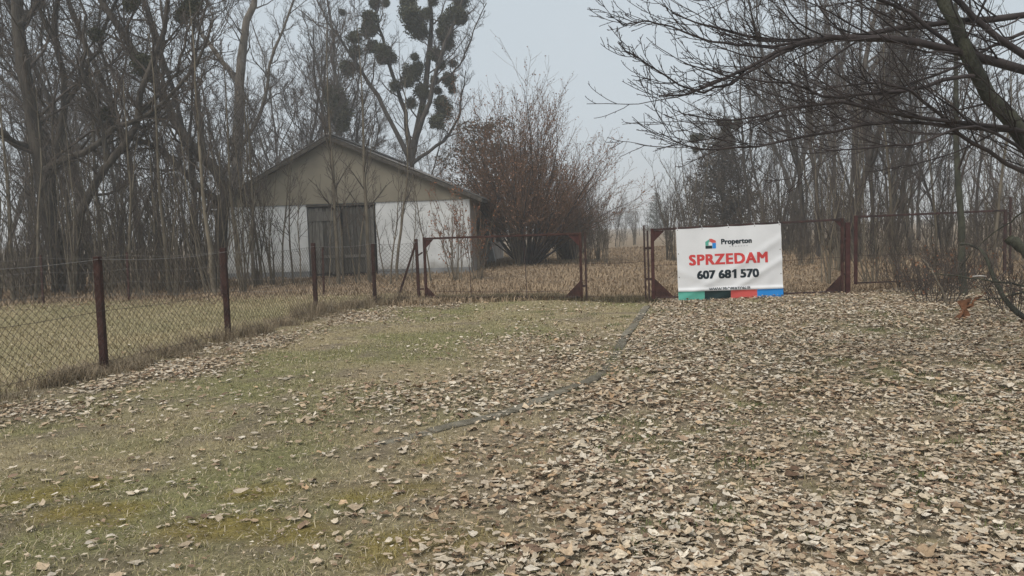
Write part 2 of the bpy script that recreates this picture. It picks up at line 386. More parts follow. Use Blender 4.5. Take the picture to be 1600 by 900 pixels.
# kerb of long concrete edging stones, nearly flush, curving out of the right gate
kerb = tag(empty('kerb', (0, 0, 0), None, None), 'curved row of worn grey concrete edging stones in grass', kind='structure')
kp = spline([(x, y) for x, y in KERB], 200)
seg = np.concatenate([[0], np.cumsum(np.linalg.norm(np.diff(kp, axis=0), axis=1))])
def kat(s): return np.array([np.interp(s, seg, kp[:, 0]), np.interp(s, seg, kp[:, 1])])
s = 0.0
while s < seg[-1] - 0.5:
    ln = 0.98; m = MB(); n = 4; f_ = s/seg[-1]; top = rng.uniform(0.008, 0.024) - (0.018 if .50 < f_ < .66 else 0) - (0.02 if f_ > .9 else 0); tilt = rng.normal(0, 0.006)
    vs, fs_ = [], []
    for j in range(n+1):
        a = kat(s + ln*j/n); b = kat(s + ln*j/n + 0.02); t = (b-a)/np.linalg.norm(b-a); w = np.array([t[1], -t[0]])*0.068
        z = float(gz(a[0], a[1])) + top + tilt*(j/n-0.5)
        for sg, zz in ((-1, -0.15), (-1, z-0.008), (-0.8, z), (0.8, z), (1, z-0.008), (1, -0.15)):
            vs.append((a[0]+w[0]*sg, a[1]+w[1]*sg, zz))
    for j in range(n):
        for q in range(5): fs_.append((6*j+q, 6*j+q+1, 6*j+q+7, 6*j+q+6))
    fs_ += [tuple(range(6)), tuple(range(6*n, 6*n+6))[::-1]]
    m.add(vs, fs_); m.build('kerb_stone', M['kerb'], kerb); s += ln + 0.018

# ================================================================ trees
def grow_levels(P0, R0, g, spec):
    """returns list of (P,R,sides) groups for every level grown from the limbs"""
    out = []; P, Rr = P0, R0
    for sp in spec:
        sides = sp.pop('sides'); sp2 = dict(sp); sp['sides'] = sides
        P, Rr = kids(P, Rr, g, **sp2); out.append((P, Rr, sides))
    return out
def stem_poly(g, h, k, lean, wob, r0, r1, start=(0, 0, 0), d0=None, flare=0.0):
    d = np.array([g.normal(0, lean), g.normal(0, lean), 1.0]) if d0 is None else np.array(d0, float)
    p = np.zeros((k, 3)); p[0] = start; d = nrm(d)
    for j in range(1, k):
        d = nrm(d + g.normal(0, wob, 3) + np.array([0, 0, 0.05])); p[j] = p[j-1] + d*h/(k-1)
    t = np.linspace(0, 1, k); r = r0*(1-t) + r1*t
    r = r*(1 + flare*np.exp(-t*14))
    return p[None], r[None]
def proto_forest(seed, h, r0, name='bare_tree', bark='bark', twig='twig', crown_from=0.3, dens=1.0, forks=1):
    g = np.random.default_rng(seed)
    root = bpy.data.objects.new(name, None); COL.objects.link(root); root.empty_display_size = 0.2
    P, Rr = stem_poly(g, h, 14, 0.10, 0.11, r0, 0.03, (0, 0, -0.25), flare=0.3)
    big = [(P, Rr, 8)]
    F, FR = kids(P, Rr, g, 3, 0.15, 0.6, (16, 42), (0.45, 0.8), 14, 0.09, 0.12, 0.62, 0.015)
    S = np.concatenate([P, F]); SR = np.concatenate([Rr, FR])
    L1 = kids(S, SR, g, int(13*dens), crown_from, 0.98, (28, 66), (0.18, 0.42), 8, 0.10, 0.20, 0.55, 0.011, fall=0.55)
    L2 = kids(*L1, g, 6, 0.15, 1.0, (25, 60), (0.35, 0.65), 5, 0.08, 0.22, 0.6, 0.008)
    L3 = kids(*L2, g, 8, 0.12, 1.0, (25, 60), (0.35, 0.7), 4, 0.10, 0.18, 0.6, 0.0055)
    tube_obj('trunk', big + [(F, FR, 6)], M[bark], root)
    tube_obj('crown', [(*L1, 4), (*L2, 3), (*L3, 3)], M[twig], root)
    return root
def proto_shrub(seed, h, nst, spread, name='bare_shrub', r0=0.02, mt='stem', twig='twig', leaves=0, kids2=7, leafcol=(0.16, 0.08, 0.045), lsz=0.035, lr=(.18, .36), per2=5, dome=0.0):
    g = np.random.default_rng(seed)
    root = bpy.data.objects.new(name, None); COL.objects.link(root); root.empty_display_size = 0.2
    Ps, Rs = [], []
    for i in range(nst):
        az = g.uniform(0, 2*np.pi); rad = abs(g.normal(0, 0.10+0.08*spread)); tl = g.uniform(0.03, spread)
        p, r = stem_poly(g, h*g.uniform(0.55, 1.0)*(1 - dome*tl/spread), 10, 0, 0.06 + .09*dome, r0*g.uniform(0.6, 1.2), 0.005, (rad*math.cos(az), rad*math.sin(az), -0.15), (tl*math.cos(az), tl*math.sin(az), 1.0))
        Ps.append(p); Rs.append(r)
    P = np.concatenate(Ps); Rr = np.concatenate(Rs)
    L1 = kids(P, Rr, g, kids2, 0.25, 1.0, (18, 45), lr, 5, 0.10, 0.10, 0.6, 0.005)
    L2 = kids(*L1, g, per2, 0.15, 1.0, (20, 50), (0.3, 0.6), 4, 0.08, 0.14, 0.6, 0.004)
    tube_obj('stems', [(P, Rr, 5)], M[mt], root)
    cr_ = tube_obj('crown', [(*L1, 3), (*L2, 3)], M[twig], root)
    if leaves:
        pts = L2[0].reshape(-1, 3); pts = pts[g.integers(0, len(pts), leaves)]
        link('dead_leaves', leaf_quads('dead_leaves', pts, g, lsz, leafcol), M['deadleaf'], root)
    return root
def leaf_quads(name, pts, g, size, col, droop=True, cj=0.25):
    n = len(pts); a = nrm(g.normal(size=(n, 3)))
    if droop: a[:, 2] = -np.abs(a[:, 2])*1.4-0.2; a = nrm(a)
    b = nrm(np.cross(a, g.normal(size=(n, 3)))); s = size*g.uniform(0.6, 1.4, n)[:, None]
    nn = np.cross(a, b)
    v = np.stack([pts, pts + a*s*0.5 + b*s*0.38, pts + a*s + nn*s*0.15, pts + a*s*0.5 - b*s*0.38], 1).reshape(-1, 3)
    q = np.arange(4*n).reshape(n, 4)
    c = np.asarray(col)[None, :]*g.uniform(1-cj, 1+cj*1.6, n)[:, None]
    return mesh_np(name, v, q, col=np.repeat(c, 4, 0), smooth=False)
def place(proto, used, x, y, s, rz, label, cat, group, name=None, sink=0.0):
    o = proto if id(proto) not in used else copy_tree(proto)
    used.add(id(proto))
    o.location = (x, y, float(gz(x, y)) - sink); o.rotation_euler = (0, 0, rz); o.scale = (s, s, s)
    tag(o, label, cat, group)
    return o
USED = set()

# --- mistletoe balls (shared meshes)
def mistletoe_mesh(seed):
    g = np.random.default_rng(seed); n = 2300
    d = nrm(g.normal(size=(n, 3))); rr = np.clip(g.normal(.70, .20, n), .1, 1.1)*(1 + 0.16*np.sin(d[:, 0]*4+seed)+0.10*np.sin(d[:, 2]*5+seed*2))
    pts = d*rr[:, None]*0.92
    return leaf_quads('mistletoe', pts, g, 0.17, (0.066, 0.066, 0.038), droop=False, cj=0.3)
MIST = [mistletoe_mesh(100+i) for i in range(4)]
for me in MIST: me.materials.append(M['mistletoe'])
def add_mistletoe(root, base, pts):
    for i, (p, r) in enumerate(pts):
        o = link('mistletoe', MIST[i % 4], None, root)
        o.location = Vector(p) - Vector(base); o.scale = (r, r, r*random.uniform(0.9, 1.12)); o.rotation_euler = (random.uniform(0, 6), random.uniform(0, 6), random.uniform(0, 6))

# --- individual old trees given by their main limbs (place in the photograph, distance in metres)
def limb(pts, r0, r1, k=14, jit=0.05):
    P = spline([A(*p) for p in pts], k, jit); t = np.linspace(0, 1, k)
    return P, r0*(1-t) + r1*t
def old_tree(name, base, trunk, limbs, label, seed, bark='bark', twig='twig', dens=1.0, group=None, tw=1.0, cat='tree', spec=None, ups=0.12):
    g = np.random.default_rng(seed); base = np.array([base[0], base[1], float(gz(base[0], base[1]))])
    root = empty(name, tuple(base), label, cat, group)
    tp, tr = trunk; tr = tr*(1 + 0.22*np.exp(-np.linspace(0, 1, len(tr))*12))
    tube_obj('trunk', [(tp[None], tr[None], 12)], M[bark], root, base)
    S, SR = [tp], [tr]
    for lp, lr in limbs:
        tube_obj('limb', [(lp[None], lr[None], 9)], M[bark], root, base); S.append(lp); SR.append(lr)
    S = np.stack(S); SR = np.stack(SR)
    L1 = kids(S, SR, g, int(18*dens), 0.22, 1.0, (30, 70), (0.13*tw, 0.36*tw), 8, ups*.8, 0.20, 0.5, 0.011, rmax=0.06)
    L2 = kids(*L1, g, 6, 0.15, 1.0, (25, 60), (0.32, 0.62), 5, ups*0.8, 0.17, 0.55, 0.0065)
    L3 = kids(*L2, g, 7, 0.1, 1.0, (25, 60), (0.35, 0.7), 4, ups*0.6, 0.18, 0.6, 0.0058)
    tube_obj('crown', [(*L1, 5), (*L2, 3), (*L3, 3)], M[twig], root, base)
    return root, base
def gbase(px, d): p = A(px, 400, d); return p[0], p[1]

D = 27
b = gbase(98, D)
old_tree('old_tree', b, limb([(100, 478, D), (92, 400, D), (72, 300, D), (52, 190, D), (34, 70, D), (24, -60, D), (30, -300, D), (20, -520, D)], 0.30, 0.12),
    [limb([(66, 268, D), (120, 240, D-.6), (185, 200, D-1), (250, 165, D-1.4), (300, 110, D-2), (330, 40, D-2)], 0.13, 0.03),
     limb([(40, 230, D), (0, 205, D-1), (-60, 190, D-1.5), (-140, 120, D-2), (-200, 30, D-2)], 0.14, 0.03),
     limb([(30, 40, D), (70, -10, D+1), (120, -90, D+1), (150, -200, D+1)], 0.14, 0.03),
     limb([(28, -60, D), (-40, -150, D), (-90, -260, D), (-120, -400, D)], 0.13, 0.03)],
    'thickest dark trunk at the left edge with a long limb reaching right', 31, dens=1.1)
D = 28.5
b = gbase(160, D)
old_tree('old_tree', b, limb([(84, 478, D), (86, 400, D), (82, 320, D), (90, 230, D), (107, 140, D), (88, 70, D), (92, 0, D), (110, -120, D), (120, -300, D)], 0.17, 0.05),
    [limb([(100, 165, D), (140, 110, D), (165, 40, D), (200, -60, D), (220, -180, D)], 0.09, 0.025),
     limb([(88, 70, D), (60, 10, D), (50, -60, D), (20, -180, D)], 0.08, 0.02)],
    'slim dark tree with a kinked trunk just right of the thickest trunk', 32)
D = 26
b = gbase(130, D)
old_tree('old_tree', b, limb([(112, 478, D), (118, 400, D), (128, 320, D), (165, 262, D), (210, 212, D), (220, 140, D), (250, 65, D), (262, -40, D), (280, -160, D)], 0.17, 0.05),
    [limb([(168, 258, D), (160, 200, D), (135, 120, D), (130, 30, D), (110, -80, D)], 0.09, 0.025),
     limb([(215, 180, D), (270, 120, D), (300, 40, D), (340, -60, D)], 0.07, 0.02)],
    'leaning tree bending right above the second fence post gap', 33)
D = 28
b = gbase(344, D)
T3, T3b = old_tree('old_tree', b, limb([(344, 462, D), (344, 400, D), (346, 340, D), (352, 280, D), (300, 228, D), (268, 172, D), (236, 120, D), (200, 65, D), (160, 0, D), (130, -70, D), (110, -180, D)], 0.25, 0.07, 16),
    [limb([(346, 318, D), (318, 296, D-.4), (290, 268, D-.8), (255, 235, D-1), (220, 217, D-1.2), (165, 185, D-1.4), (140, 150, D-1.4), (120, 90, D-1.6)], 0.15, 0.03, 16),
     limb([(268, 172, D), (252, 110, D), (258, 40, D), (240, -60, D)], 0.09, 0.025, 16),
     limb([(320, 245, D), (315, 180, D+.5), (300, 100, D+1), (310, 10, D+1), (300, -100, D+1)], 0.09, 0.025, 16)],
    'dark tree whose two heavy limbs sweep up to the left of the barn', 34, dens=1.2)
add_mistletoe(T3, T3b, [(A(228, 105, D), 0.50), (A(215, 92, D), 0.3), (A(205, 5, D), 0.36), (A(300, 10, D+1), 0.42), (A(285, 25, D+1), 0.34), (A(150, 55, D), 0.28), (A(165, 180, D-1.4), .30)])
D = 51
b = gbase(366, D)
old_tree('old_tree', b, limb([(362, 415, D), (366, 340, D), (370, 280, D), (373, 200, D), (376, 110, D), (384, 50, D), (396, 5, D), (402, -60, D)], 0.48, 0.14),
    [limb([(372, 128, D), (345, 95, D), (315, 50, D), (295, 10, D), (270, -60, D)], 0.20, 0.05),
     limb([(370, 240, D), (410, 170, D), (425, 90, D), (460, 0, D), (470, -80, D)], 0.14, 0.04)],
    'pale thick trunk rising behind the left eave of the barn', 35, bark='bark_pale')
# mistletoe-laden tree behind the barn
D = 54
b = gbase(640, D)
TM, TMb = old_tree('mistletoe_tree', b, limb([(642, 420, D), (640, 340, D), (640, 260, D), (655, 185, D), (668, 110, D), (672, 40, D), (674, -40, D), (690, -120, D)], 0.34, 0.07, 16),
    [limb([(648, 220, D), (666, 172, D-1), (682, 110, D-1), (700, 60, D-1), (718, 10, D-1), (735, -40, D-1), (750, -110, D-1)], 0.18, 0.05, 16),
     limb([(640, 250, D), (602, 172, D), (566, 112, D), (530, 60, D), (505, 20, D), (480, -40, D)], 0.17, 0.04, 16),
     limb([(642, 240, D), (628, 160, D), (605, 85, D), (588, 20, D), (580, -60, D)], 0.18, 0.04, 16),
     limb([(645, 255, D), (690, 222, D), (715, 188, D), (722, 150, D), (728, 110, D)], 0.13, 0.03, 16),
     limb([(676, 130, D-1), (712, 110, D-1), (735, 60, D-1), (760, 5, D-1)], 0.09, 0.03, 16)],
    'tall bare tree full of round mistletoe clumps behind the barn', 36, tw=1.0, dens=1.0)
mz = [(585,10,20),(568,58,26),(566,95,30),(578,150,22),(610,165,27),(636,185,20),(604,192,16),(518,120,22),(524,165,20),(500,218,27),(690,10,28),(700,45,34),(712,78,32),(730,102,28),(750,45,22),(650,274,20),(700,235,28),(690,262,20),(712,182,14),(722,215,20),(735,292,26),(742,352,16),(778,172,24),(795,207,18),(806,70,22),(808,108,30),(818,140,24),(845,48,32),(862,60,18),(858,4,26),(834,203,14),(820,255,24),(832,287,13),(785,290,14),(775,258,16),(797,325,22),(806,355,24),(782,388,27),(748,300,18),(480,40,11),(700,330,18),(620,10,14),(770,5,16)]
add_mistletoe(TM, TMb, [(A(300+x*0.489, y*0.489, D - 0.8*((i*37) % 10)/10), r*0.489*1.13*D/FPX) for i, (x, y, r) in enumerate(mz)])

D = 50
b = gbase(530, D)
TI, TIb = old_tree('ivy_clad_tree', b, limb([(534, 425, D), (532, 330, D), (528, 250, D), (532, 180, D), (524, 110, D), (518, 40, D), (505, -60, D)], 0.20, 0.05),
    [limb([(530, 215, D), (555, 150, D), (570, 90, D), (600, 20, D)], 0.08, 0.02), limb([(530, 195, D), (505, 140, D), (490, 80, D), (470, 10, D)], 0.08, 0.02)],
    'bare tree with one long dark ivy clump rising above the barn ridge', 37, dens=.9)
add_mistletoe(TI, TIb, [(A(300+x*.489, y*.489, D), r*.489*1.15*D/FPX) for x, y, r in ((462, 300, 22), (455, 322, 28), (470, 335, 32), (466, 358, 34), (478, 380, 30), (480, 400, 22), (440, 290, 18))])
# --- forest prototypes
F = [proto_forest(40+i, h, r, dens=dn, crown_from=cf) for i, (h, r, dn, cf) in enumerate([(15, .125, 1, .25), (17, .14, 1.1, .3), (13, .10, .9, .2), (16, .115, 1, .33), (11, .085, .9, .15)])]
ORD = 'first second third fourth fifth sixth seventh eighth ninth tenth eleventh twelfth thirteenth fourteenth fifteenth sixteenth seventeenth eighteenth nineteenth twentieth twenty-first twenty-second twenty-third'.split()
def forest(spots, lab0, grp, protos=F, order=True):
    for i, (px, d, s) in enumerate(sorted(spots)):
        x, y = gbase(px, d); lab = lab0 + (', %s from the left' % ORD[i] if order else '')
        place(protos[(i*3+int(px)) % len(protos)], USED, x, y, s, random.uniform(0, 6.28), lab, 'tree', grp, sink=0.0)
g = np.random.default_rng(3)
forest([(px + g.uniform(-12, 12), d, g.uniform(0.8, 1.15)) for px, d in
    [(-90, 33), (-30, 30), (5, 36), (45, 44), (120, 38), (150, 33), (190, 42), (225, 36), (255, 48), (290, 40), (20, 55), (75, 60), (140, 55), (205, 62), (270, 58), (330, 60), (310, 37), (-140, 42)]],
    'slender bare tree in the wood behind the left fence', 'trees of the left wood')
forest([(px + g.uniform(-6, 6), d, s) for px, d, s in
    [(405, 50, 1.05), (432, 55, 1.15), (455, 50, 1.2), (478, 58, 1.25), (505, 52, 1.1), (528, 60, 1.2), (560, 56, 1.0), (600, 62, .9), (395, 62, 1.2), (490, 70, 1.3), (690, 66, .6), (575, 72, 1.0), (440, 75, 1.4), (540, 49, .95)]],
    'bare tree rising above the barn roof left of the mistletoe tree', 'trees behind the barn')
forest([(px + g.uniform(-8, 8), d, s) for px, d, s in
    [(1150, 46, .8), (1180, 42, .9), (1205, 38, .85), (1232, 44, 1.0), (1258, 36, .85), (1285, 33, .95), (1318, 30, 1.0), (1338, 31, 1.05), (1365, 35, 1.0), (1395, 29, .85), (1430, 33, .8), (1470, 30, .7), (1300, 45, 1.1), (1345, 50, 1.2), (1390, 48, 1.1), (1440, 52, 1.0), (1250, 55, 1.2), (1530, 38, .7), (1590, 34, .7), (1215, 60, 1.1), (1640, 30, .8)]],
    'slender bare tree in the wood right of the banner', 'trees of the right wood')
forest([(px, d, s) for px, d, s in
    [(905, 62, .34), (925, 75, .30), (945, 85, .26), (962, 70, .30), (978, 95, .26), (990, 120, .36), (1000, 140, .36), (1050, 95, .42), (1070, 80, .46), (1090, 70, .5), (1062, 110, .5), (1100, 60, .5), (1120, 80, .66), (1012, 150, .36), (985, 150, .4), (965, 130, .42), (880, 80, .4), (1040, 130, .5), (860, 70, .4), (1140, 64, .66), (935, 110, .42), (1085, 90, .62), (1020, 115, .3)]],
    'small hazy bare tree far along the track between the woods', 'far trees along the track')

g = np.random.default_rng(8)
forest([(g.uniform(-120, 400), g.uniform(42, 85), g.uniform(.8, 1.2)) for i in range(12)], 'bare tree deep in the hazy left wood', 'deep trees of the left wood', order=False)
forest([(g.uniform(1170, 1650), g.uniform(45, 85), g.uniform(.7, 1.1)) for i in range(16)], 'bare tree deep in the hazy right wood', 'deep trees of the right wood', order=False)
forest([(g.uniform(400, 690), g.uniform(62, 95), g.uniform(.6, 1.1)) for i in range(14)], 'bare tree far behind the barn', 'deep trees behind the barn', order=False)
# --- shrubs and saplings
hz = proto_shrub(60, 9.2, 74, 1.0, 'hazel_bush', 0.055, 'twig_dark', 'twig_red', leaves=17000, kids2=17, lr=(.26, .50), per2=6, dome=.30, leafcol=(0.200, 0.108, 0.066), lsz=0.058)
x, y = gbase(822, 36.5)
o = place(hz, USED, x, y, 1.0, 0.4, 'big round many-stemmed reddish bush right of the barn', 'bush', None); o.scale = (1.12, 1.12, .98)
hz2 = copy_tree(hz); x, y = gbase(892, 41); hz2.location = (x, y, 0); hz2.rotation_euler = (0, 0, 2.2); hz2.scale = (.66, .66, .58)
tag(hz2, 'lower reddish bush behind the right half of the left gate', 'bush')
rs = proto_shrub(61, 3.6, 14, 0.34, 'red_leaved_shrub', 0.018, 'stem', 'twig_red', leaves=420, kids2=6, leafcol=(0.24, 0.105, 0.055), lsz=0.065)
x, y = gbase(712, 27.5)
place(rs, USED, x, y, 1.0, 0.0, 'upright shrub with few reddish leaves before the white barn wall', 'shrub', None)
rs2 = copy_tree(rs); x, y = gbase(745, 28.5); rs2.location = (x, y, 0); rs2.rotation_euler = (0, 0, 2); rs2.scale = (.8, .8, .8)
tag(rs2, 'smaller reddish shrub before the right corner of the barn', 'shrub')
SH = [proto_shrub(70+i, h, n, sp, 'bare_shrub', r) for i, (h, n, sp, r) in enumerate([(4.6, 10, .28, .022), (3.4, 14, .4, .016), (5.6, 7, .2, .028), (2.4, 18, .5, .012)])]
def shrubs(spots, lab, grp, sel=None):
    for i, (px, d, s) in enumerate(spots):
        x, y = gbase(px, d); p = SH[(i + int(px)) % 4] if sel is None else SH[sel]
        place(p, USED, x, y, s, random.uniform(0, 6.28), lab, 'shrub', grp)
g = np.random.default_rng(5)
shrubs([(px + g.uniform(-10, 10), g.uniform(23.5, 32), g.uniform(0.7, 1.25)) for px in np.linspace(-60, 345, 52)],
    'leafless thicket shrub at the foot of the left wood', 'shrubs of the left wood')
shrubs([(px + g.uniform(-8, 8), g.uniform(24, 30), g.uniform(.8, 1.15)) for px in (350, 372, 398, 425)],
    'leafless shrub before the left white wall of the barn', 'shrubs before the barn', 2)
shrubs([(px + g.uniform(-10, 10), g.uniform(34, 60), g.uniform(0.8, 1.5)) for px in np.linspace(1040, 1340, 24)] + [(px + g.uniform(-6, 6), g.uniform(55, 95), g.uniform(.5, .9)) for px in np.linspace(880, 1010, 12)],
    'leafless thicket shrub along the far wood edge', 'shrubs along the far track')
shrubs([(px + g.uniform(-10, 10), g.uniform(19.8, 30), g.uniform(0.5, 1.0)) for px in np.linspace(1250, 1640, 22)],
    'leafless thicket shrub behind the right fence frame', 'shrubs behind the right frame')
shrubs([(px + g.uniform(-10, 10), g.uniform(28, 48), g.uniform(1.0, 1.7)) for px in np.linspace(1190, 1640, 22)],
    'leafless thicket shrub among the trunks of the right wood', 'shrubs of the right wood')
shrubs([(px + g.uniform(-5, 5), g.uniform(34.5, 42), g.uniform(.6, 1.0)) for px in np.linspace(808, 950, 10)],
    'low bare brush around the foot of the reddish bush', 'brush around the reddish bush')
# saplings: single thin trees
def proto_sapling(seed, h, r0):
    g = np.random.default_rng(seed); root = bpy.data.objects.new('sapling', None); COL.objects.link(root); root.empty_display_size = .2
    P, Rr = stem_poly(g, h, 12, 0.05, 0.055, r0, 0.008, (0, 0, -.15))
    L1 = kids(P, Rr, g, 16, 0.25, 0.98, (25, 55), (0.14, 0.30), 5, 0.14, 0.12, 0.5, 0.006)
    L2 = kids(*L1, g, 6, 0.15, 1, (25, 55), (.3, .6), 4, .1, .15, .6, .0045)
    tube_obj('trunk', [(P, Rr, 7)], M['stem'], root); tube_obj('crown', [(*L1, 4), (*L2, 3)], M['twig'], root)
    return root
SP = [proto_sapling(80+i, h, r) for i, (h, r) in enumerate([(7.5, .06), (6.2, .045), (5.4, .035), (8.5, .075)])]
for i, (px, d, s, k, lab) in enumerate([
    (653/1023*500+300, 29, 1.0, 0, 'straight grey sapling before the white wall right of the barn door'),
    (565/1023*500+300, 28.5, 1.1, 3, 'thickest sapling before the right leaf of the barn door'),
    (480/1023*500+300, 29, 1.0, 1, 'thin sapling before the middle of the barn door'),
    (465/1023*500+300, 28, 1.1, 3, 'tall sapling before the left leaf of the barn door'),
    (320/1023*500+300, 28, .9, 1, 'slanting sapling left of the barn door'),
    (345/1023*500+300, 27, .8, 2, 'low sapling left of the barn door'),
    (615/1023*500+300, 30, .8, 2, 'thin sapling just right of the barn door'),
    (530/1023*500+300, 30, 1.0, 1, 'thin sapling before the seam of the barn door'),
    (150/1023*500+300, 27, 1.0, 3, 'sapling before the left end of the barn'),
    (215/1023*500+300, 27.5, 1.0, 0, 'pale sapling before the left white wall'),
    (415, 29, .8, 2, 'thin sapling before the middle of the left white wall'),
    (440, 27.5, .9, 1, 'thin sapling close to the left edge of the barn door'),
    (512, 27, .7, 2, 'low thin sapling before the left part of the barn door'),
    (556, 28, .85, 2, 'thin sapling between the two thick ones before the door'),
    (608, 27, .75, 1, 'thin sapling a little right of the barn door edge'),
    (640, 28.5, .7, 2, 'low sapling before the white wall above the strut'),
    (672, 27, .7, 1, 'thin sapling behind the left corner of the left gate'),
    (392, 26.5, .85, 3, 'brownish sapling before the left white wall near the pale trunk'),
    (1508, 16.5, 1.1, 3, 'straight mossy sapling standing inside the right fence frame'),
    (1548, 21, .9, 0, 'thin sapling near the right end of the frame'),
    (1462, 20, .8, 1, 'crooked sapling left of the mossy one in the right frame'),
    (1400, 22, .9, 0, 'thin sapling behind the left half of the right frame'),
    (200, 24.5, .9, 0, 'thin sapling just behind the back fence right of the first post'),
    (262, 25, 1.0, 3, 'slim sapling behind the back fence between the first two posts'),
    (300, 25.5, .9, 1, 'slim sapling nearest left of the second tall fence post'),
    (15, 25, 1.0, 3, 'sapling at the left picture edge behind the fence'),
    (140, 24.5, .8, 2, 'slim sapling right behind the first fence post'),
    (50, 24, .9, 0, 'slim sapling before the thickest trunk')]):
    x, y = gbase(px, d); o = place(SP[k], USED, x, y, s, i*1.7, lab, 'sapling', None)
    if 'mossy' in lab and 'straight' in lab:
        for ch in o.children:
            if ch.name.startswith('trunk'): ch.material_slots[0].link = 'OBJECT'; ch.material_slots[0].material = M['bark_moss']
g = np.random.default_rng(15)
for i, px in enumerate(np.linspace(-10, 335, 16)):
    x, y = gbase(px + g.uniform(-8, 8), g.uniform(23.6, 31)); place(SP[i % 4], USED, x, y, g.uniform(.7, 1.15), i*2.1, 'thin crowded sapling at the front of the left wood, %s from the left' % ORD[i], 'sapling', 'crowded saplings of the left wood')

# --- evergreens
def pine(name, px, d, h, wid, label, seed, dens=9000, col=(0.040, 0.046, 0.030), cone=True, sz=1.0):
    g = np.random.default_rng(seed); x, y = gbase(px, d); base = np.array([x, y, float(gz(x, y))])
    root = empty(name, tuple(base), label, 'tree')
    P, Rr = stem_poly(g, h*0.97, 10, 0.01, 0.015, 0.02*h, 0.02, (0, 0, -.2))
    tube_obj('trunk', [(P, Rr, 7)], M['bark'], root)
    nb_ = 70; t = np.linspace(0.14, 0.98, nb_); az = np.arange(nb_)*2.4
    ln = wid*(1-t)**0.75*g.uniform(0.65, 1.1, nb_) + 0.12 if cone else wid*np.sqrt(np.clip(1-(2*t-1.1)**2*0.8, 0.05, 1))*g.uniform(.6, 1.1, nb_)
    st = np.stack([np.interp(t, np.linspace(0, 1, 10), P[0, :, j]) for j in range(3)], 1)
    dr = np.stack([np.cos(az), np.sin(az), g.uniform(-0.1, 0.35, nb_)], 1)
    B = st[:, None, :] + dr[:, None, :]*ln[:, None, None]*np.linspace(0, 1, 6)[None, :, None]
    B[:, :, 2] += (np.linspace(0, 1, 6)**2*0.18)[None, :]*ln[:, None]
    tube_obj('branches', [(B, np.tile(np.linspace(0.02, 0.006, 6), (nb_, 1))*max(1, h/8), 4)], M['bark'], root)
    n = dens; bi = g.choice(nb_, n, p=ln/ln.sum()); u = g.uniform(0.2, 1.02, n)
    pts = st[bi] + dr[bi]*(ln[bi]*u)[:, None]; pts[:, 2] += u**2*0.18*ln[bi]; pts += g.normal(0, 0.045*wid + .04, (n, 3))
    link('crown', leaf_quads('crown', pts, g, (0.11*wid/1.6 + 0.05)*sz, col, droop=False), M['needle'], root)
    return root
pine('pine_tree', 757, 47, 8.6, 2.6, 'dark bushy evergreen behind the right end of the barn roof', 90, 8000, cone=False, col=(.075, .062, .046), sz=.6)
pine('spruce_tree', 1028, 105, 6.4, 2.2, 'small lone spruce far away left of the banner', 91, 6000, sz=.5)
iv = pine('ivy_covered_tree', 1132, 47, 7.2, 3.4, 'dense dark tapering tree behind the banner with mistletoe on top', 92, 13000, col=(.092, .078, .064), sz=.42)
ib = np.array(iv.location)
add_mistletoe(iv, ib, [(A(px, py, 47), r*47/FPX) for px, py, r in ((1085, 216, 8), (1094, 214, 7), (1087, 234, 6), (1100, 228, 3), (1118, 226, 5), (1124, 192, 6), (1136, 196, 12), (1152, 193, 8), (1134, 212, 12), (1140, 220, 10), (1130, 230, 10), (1101, 258, 4))])
bare_top = tube_obj('limb', [(np.stack([spline([A(1132, 330, 47), A(1120, 280, 47), A(1100, 245, 47), A(1086, 215, 47), A(1080, 200, 47)], 8), spline([A(1132, 330, 47), A(1132, 270, 47), A(1136, 220, 47), A(1138, 195, 47), A(1140, 180, 47)], 8)]), np.tile(np.linspace(.08, .02, 8), (2, 1)), 5)], M['bark'], iv, ib)

